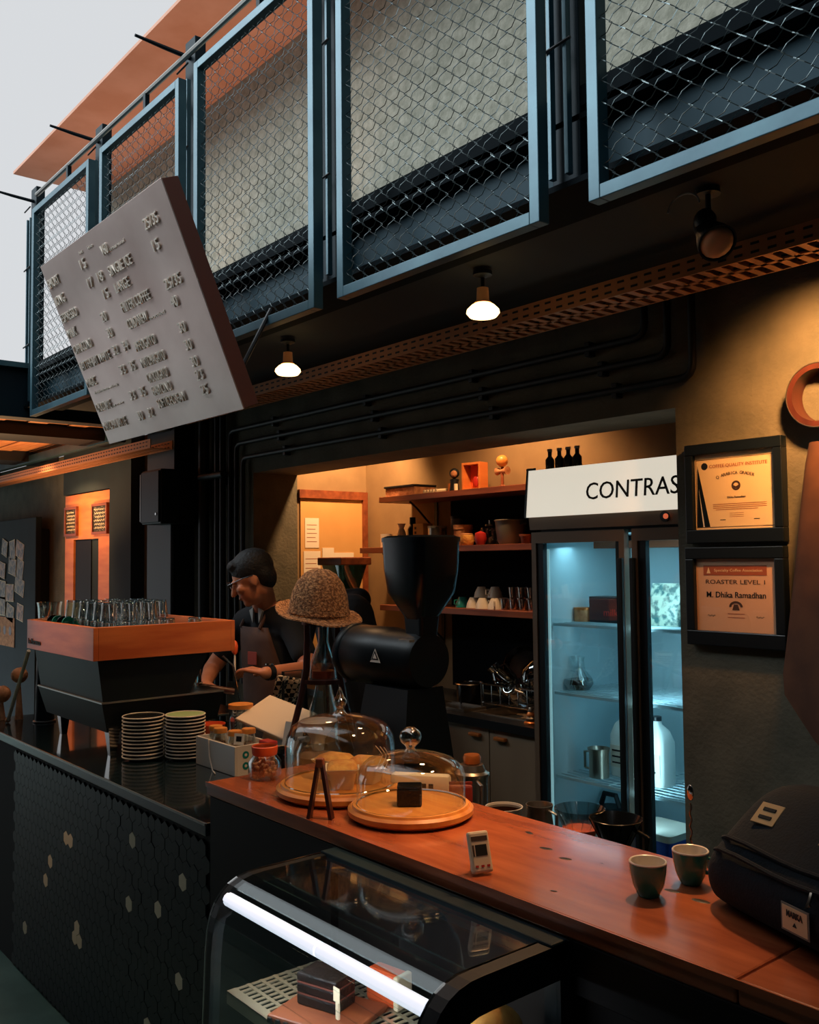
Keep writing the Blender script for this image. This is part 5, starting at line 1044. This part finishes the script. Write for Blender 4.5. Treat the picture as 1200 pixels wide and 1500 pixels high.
def hand(m, w, d, upv, grip=.5, s=1):
    # palm from the wrist w along d, thumb leaves the side; fingers curl towards -upv
    d = Vector(d).normalized(); n = Vector(upv); n = (n-d*n.dot(d)).normalized(); sd = d.cross(n); w = Vector(w)
    pc_ = w+d*.045
    for k in (-1.5, -.5, .5, 1.5): cap(m, w+sd*k*.009, w+d*.085+sd*k*.0195, .013, .0105)
    for k, L_ in ((-1.5, .062), (-.5, .078), (.5, .082), (1.5, .072)):
        p = w+d*.085+sd*k*.0195; a = grip*.35; rr_ = .0088
        for j in range(3):
            q = p+(d*math.cos(a)-n*math.sin(a))*L_*(.45, .32, .26)[j]; cap(m, p, q, rr_, rr_*.92); p = q; a += grip*.8; rr_ *= .92
    p = w+d*.025+sd*.026; q = p+(d*.6+sd*.62-n*.35).normalized()*.042; cap(m, p, q, .013, .011); cap(m, q, q+(d*.9+sd*.05-n*.45).normalized()*.034, .0105, .009)
def build_head(c, yaw, pitch, parent_m):
    Q = Matrix.Rotation(yaw, 4, 'Z') @ Matrix.Rotation(pitch, 4, 'X'); c = Vector(c); P = lambda x, y, z: c+(Q @ Vector((x, y, z)))
    # face looks along local -Y
    m = parent_m
    def ell(p, r, sc):
        m.mball(Matrix.Translation(P(*p)) @ Q @ Matrix.Diagonal((*sc, 1)), r, 20, 14)
    ell((0, .012, .025), .09, (.84, 1.06, .98)); ell((0, -.022, -.035), .07, (.86, .95, 1.10)); ell((0, -.062, -.085), .028, (1.1, .8, .8))
    cap(m, P(0, -.088, .012), P(0, -.108, -.026), .009, .013); ell((0, -.085, -.055), .016, (1.5, .7, .55))
    for s in (-1, 1): ell((s*.077, .012, -.012), .024, (.3, .75, 1.15)); ell((s*.030, -.082, .022), .018, (1.2, .5, .45)); ell((s*.045, -.06, -.02), .025, (1, .8, .8))
    return P, Q
def person(label, loc, J, yaw, pitch, shirt_m, apron=True, glasses=True):
    t = thing('person', label, 'person', loc); o0 = Vector(loc); V = lambda p: Vector(p)-o0
    m = MB(); hc = V(J['head']); P, Q = build_head(hc, yaw, pitch, m)
    seg(m, [P(0, .02, -.05), V(J['neck'])], [.052, .058])
    pel, ch = V(J['pelvis']), V(J['chest']); sl, sr = V(J['sl']), V(J['sr'])
    for k in (-.07, .07): seg(m, [pel+Vector((k, 0, 0)), ch+Vector((k*1.05, 0, 0))], [.095, .10])
    seg(m, [ch, V(J['neck'])], [.09, .06]); seg(m, [sl, V(J['neck']), sr], [.055, .055, .055]); seg(m, [sl, ch], [.05, .08]); seg(m, [sr, ch], [.05, .08])
    for S_, E_, W_ in (('sl', 'el', 'wl'), ('sr', 'er', 'wr')):
        seg(m, [V(J[S_]), V(J[E_]), V(J[W_])], [.050, .040, .026])
    for k in (-1, 1):
        f = Vector((loc[0]+k*.10, loc[1], 0))-o0; hip = pel+Vector((k*.085, 0, -.03)); seg(m, [hip, (hip+f)/2+Vector((0, -.02, .02)), f+Vector((0, 0, .08))], [.09, .06, .042]); seg(m, [f+Vector((0, .02, .04)), f+Vector((0, -.15, .03))], [.038, .030])
    hand(m, V(J['wl']), Vector(J['hl'])-Vector(J['wl']), (0, 0, 1), .8); hand(m, V(J['wr']), Vector(J['hr'])-Vector(J['wr']), (0, 0, 1), 1.0)
    fuse('body', m, M['skin'], t, .0055, 4)
    # hair
    m = MB()
    def ell(p, r, sc):
        m.mball(Matrix.Translation(P(*p)) @ Q @ Matrix.Diagonal((*sc, 1)), r, 24, 16)
    ell((0, .022, .048), .094, (.90, 1.06, .95)); ell((0, .058, .0), .075, (1.0, .72, 1.0)); ell((0, -.045, .090), .045, (1.35, .85, .65))
    fuse('hair', m, M['hair'], t, .007, 2)
    if glasses:
        m = MB()
        for s in (-1, 1):
            m.tube([P(s*.034+.024*math.cos(u), -.103, .018+.017*math.sin(u)) for u in [2*math.pi*i/16 for i in range(17)]], .0022, 5)
            m.tube([P(s*.058, -.103, .022), P(s*.080, -.03, .020), P(s*.082, .02, .012)], .002, 5)
        m.tube([P(-.010, -.104, .022), P(.010, -.104, .022)], .002, 5); m.obj('glasses', M['frame'], t, True)
    # clothes follow the body
    m = MB()
    for k in (-.07, .07): seg(m, [pel+Vector((k, 0, -.06)), ch+Vector((k*1.05, 0, 0))], [.108, .112])
    seg(m, [ch, V(J['neck'])-Vector((0, 0, .03))], [.105, .066]); seg(m, [sl, V(J['neck'])-Vector((0, 0, .015)), sr], [.064, .064, .064]); seg(m, [sl, ch], [.062, .092]); seg(m, [sr, ch], [.062, .092])
    for S_, E_ in (('sl', 'el'), ('sr', 'er')):
        a, b_ = V(J[S_]), V(J[E_]); k = J.get('sleeve', .62); seg(m, [a, a.lerp(b_, k)], [.062, .058])
        if k >= 1: seg(m, [b_, b_.lerp(V(J['w'+S_[1]]), .8)], [.055, .040])
    fuse('shirt', m, shirt_m, t, .008, 4)
    m = MB()
    for k in (-1, 1):
        f = Vector((loc[0]+k*.10, loc[1], 0))-o0; hip = pel+Vector((k*.085, 0, -.03)); seg(m, [hip, (hip+f)/2+Vector((0, -.02, .02)), f+Vector((0, 0, .08))], [.102, .074, .056])
    seg(m, [pel+Vector((-.08, 0, 0)), pel+Vector((.08, 0, 0))], [.10, .10]); fuse('trousers', m, M['frame'], t, .012, 3)
    m = MB()
    for k in (-1, 1): f = Vector((loc[0]+k*.10, loc[1], 0))-o0; seg(m, [f+Vector((0, .03, .045)), f+Vector((0, -.16, .036))], [.044, .036])
    fuse('shoe', m, M['black'], t, .01, 2)
    return t, P, Q, V
J1 = dict(head=(-3.725, 2.165, 1.520), neck=(-3.79, 2.27, 1.375), chest=(-3.80, 2.32, 1.20), pelvis=(-3.80, 2.34, .93), sl=(-3.615, 2.30, 1.315), sr=(-3.965, 2.27, 1.315),
          el=(-3.46, 2.30, 1.125), wl=(-3.415, 2.045, 1.135), hl=(-3.54, 1.98, 1.155), er=(-4.05, 2.13, 1.09), wr=(-3.86, 2.00, 1.05), hr=(-3.76, 1.97, 1.04))
t, P, Q, V = person('person in black shirt and brown apron with glasses, head bowed, working at the espresso machine', (-3.80, 2.36, 0), J1, R(-38), R(26), M['shirt'])
m = MB(); rows = []
ce = V(J1['chest']); pe = V(J1['pelvis'])
for k in range(13):
    s = k/12; z = 1.30-.78*s; c = pe.lerp(ce, min(1.0, max(-.6, (z-.93)/.27))); w_ = (.10+.075*min(1, s*3.2)); row = []
    for j in range(13):
        u = (j/12-.5)*2; a = u*w_/.185*1.25; row.append(m.b.verts.new((c.x+.197*math.sin(a), c.y-.135*math.cos(a)-.006*s+.004*math.sin(9*u+3*s)*s, z)))
    rows.append(row)
for a, b_ in zip(rows, rows[1:]):
    for j in range(12): m.b.faces.new((a[j], a[j+1], b_[j+1], b_[j]))
o = m.obj('apron', M['apron'], t, True); q = o.modifiers.new('s', 'SOLIDIFY'); q.thickness = .006
for s in (-1, 1): MB().tube([(ce.x+s*.085, ce.y-.125, 1.295), (ce.x+s*.085, ce.y-.075, 1.385), (ce.x+s*.06, ce.y-.0, 1.415)], .009, 6).obj('apron_strap', M['apron'], t, True)
b = box('apron_badge', mat('red_print', C(150, 60, 48), .8), (-.03, .03, -.003, 0, -.03, .03), t, .002); b.location = (ce.x+.045, ce.y-.139, 1.16); b.rotation_euler[2] = .2
MB().prism([(-.03, 0), (0, -.055), (.004, .015)], -.006, .004, 'Y').obj('collar', M['collar'], t, loc=(ce.x+.02, ce.y-.118, 1.375)); MB().prism([(.03, 0), (0, -.055), (-.004, .015)], -.006, .004, 'Y').obj('collar', M['collar'], t, loc=(ce.x+.07, ce.y-.115, 1.375))
wv = V(J1['wl']); dv = (V(J1['wl'])-V(J1['el'])).normalized()
MB().tube([wv-dv*.035, wv-dv*.012], .0335, 18).obj('wrist_watch', M['black'], t, True); o = MB().lathe([(0, 0), (.018, 0), (.018, .006), (0, .006)], seg=18).obj('watch_face', M['chrome'], t, True); o.location = wv-dv*.024+Vector((0, 0, .032))
t = thing('brush', 'small orange-tipped brush held upright in the hand of the person at the machine', 'brush', (-3.565, 1.985, 1.155)); MB().tube([(0, 0, -.02), (.0, 0, .055)], .004, 8).obj('handle', M['paperw'], t, True); MB().lathe([(.006, .05), (.013, .06), (.014, .085), (.008, .105), (0, .11)], seg=14).obj('tip', M['orange'], t, True)
J2 = dict(head=(-3.955, 2.66, 1.415), neck=(-3.86, 2.67, 1.405), chest=(-3.745, 2.68, 1.33), pelvis=(-3.60, 2.70, .95), sl=(-3.80, 2.52, 1.40), sr=(-3.80, 2.82, 1.40),
          el=(-3.80, 2.45, 1.13), wl=(-4.00, 2.50, 1.05), hl=(-4.10, 2.52, 1.05), er=(-3.56, 2.88, 1.30), wr=(-3.62, 2.80, 1.46), hr=(-3.66, 2.76, 1.55), sleeve=1.0)
J2.update(er=(-4.0, 2.86, 1.14), wr=(-4.18, 2.84, 1.08), hr=(-4.28, 2.86, 1.06))
person('person in black jacket bending forward in the kitchen, mostly hidden behind the straw hat', (-3.60, 2.70, 0), J2, R(-90), R(30), M['shirt'], glasses=False)
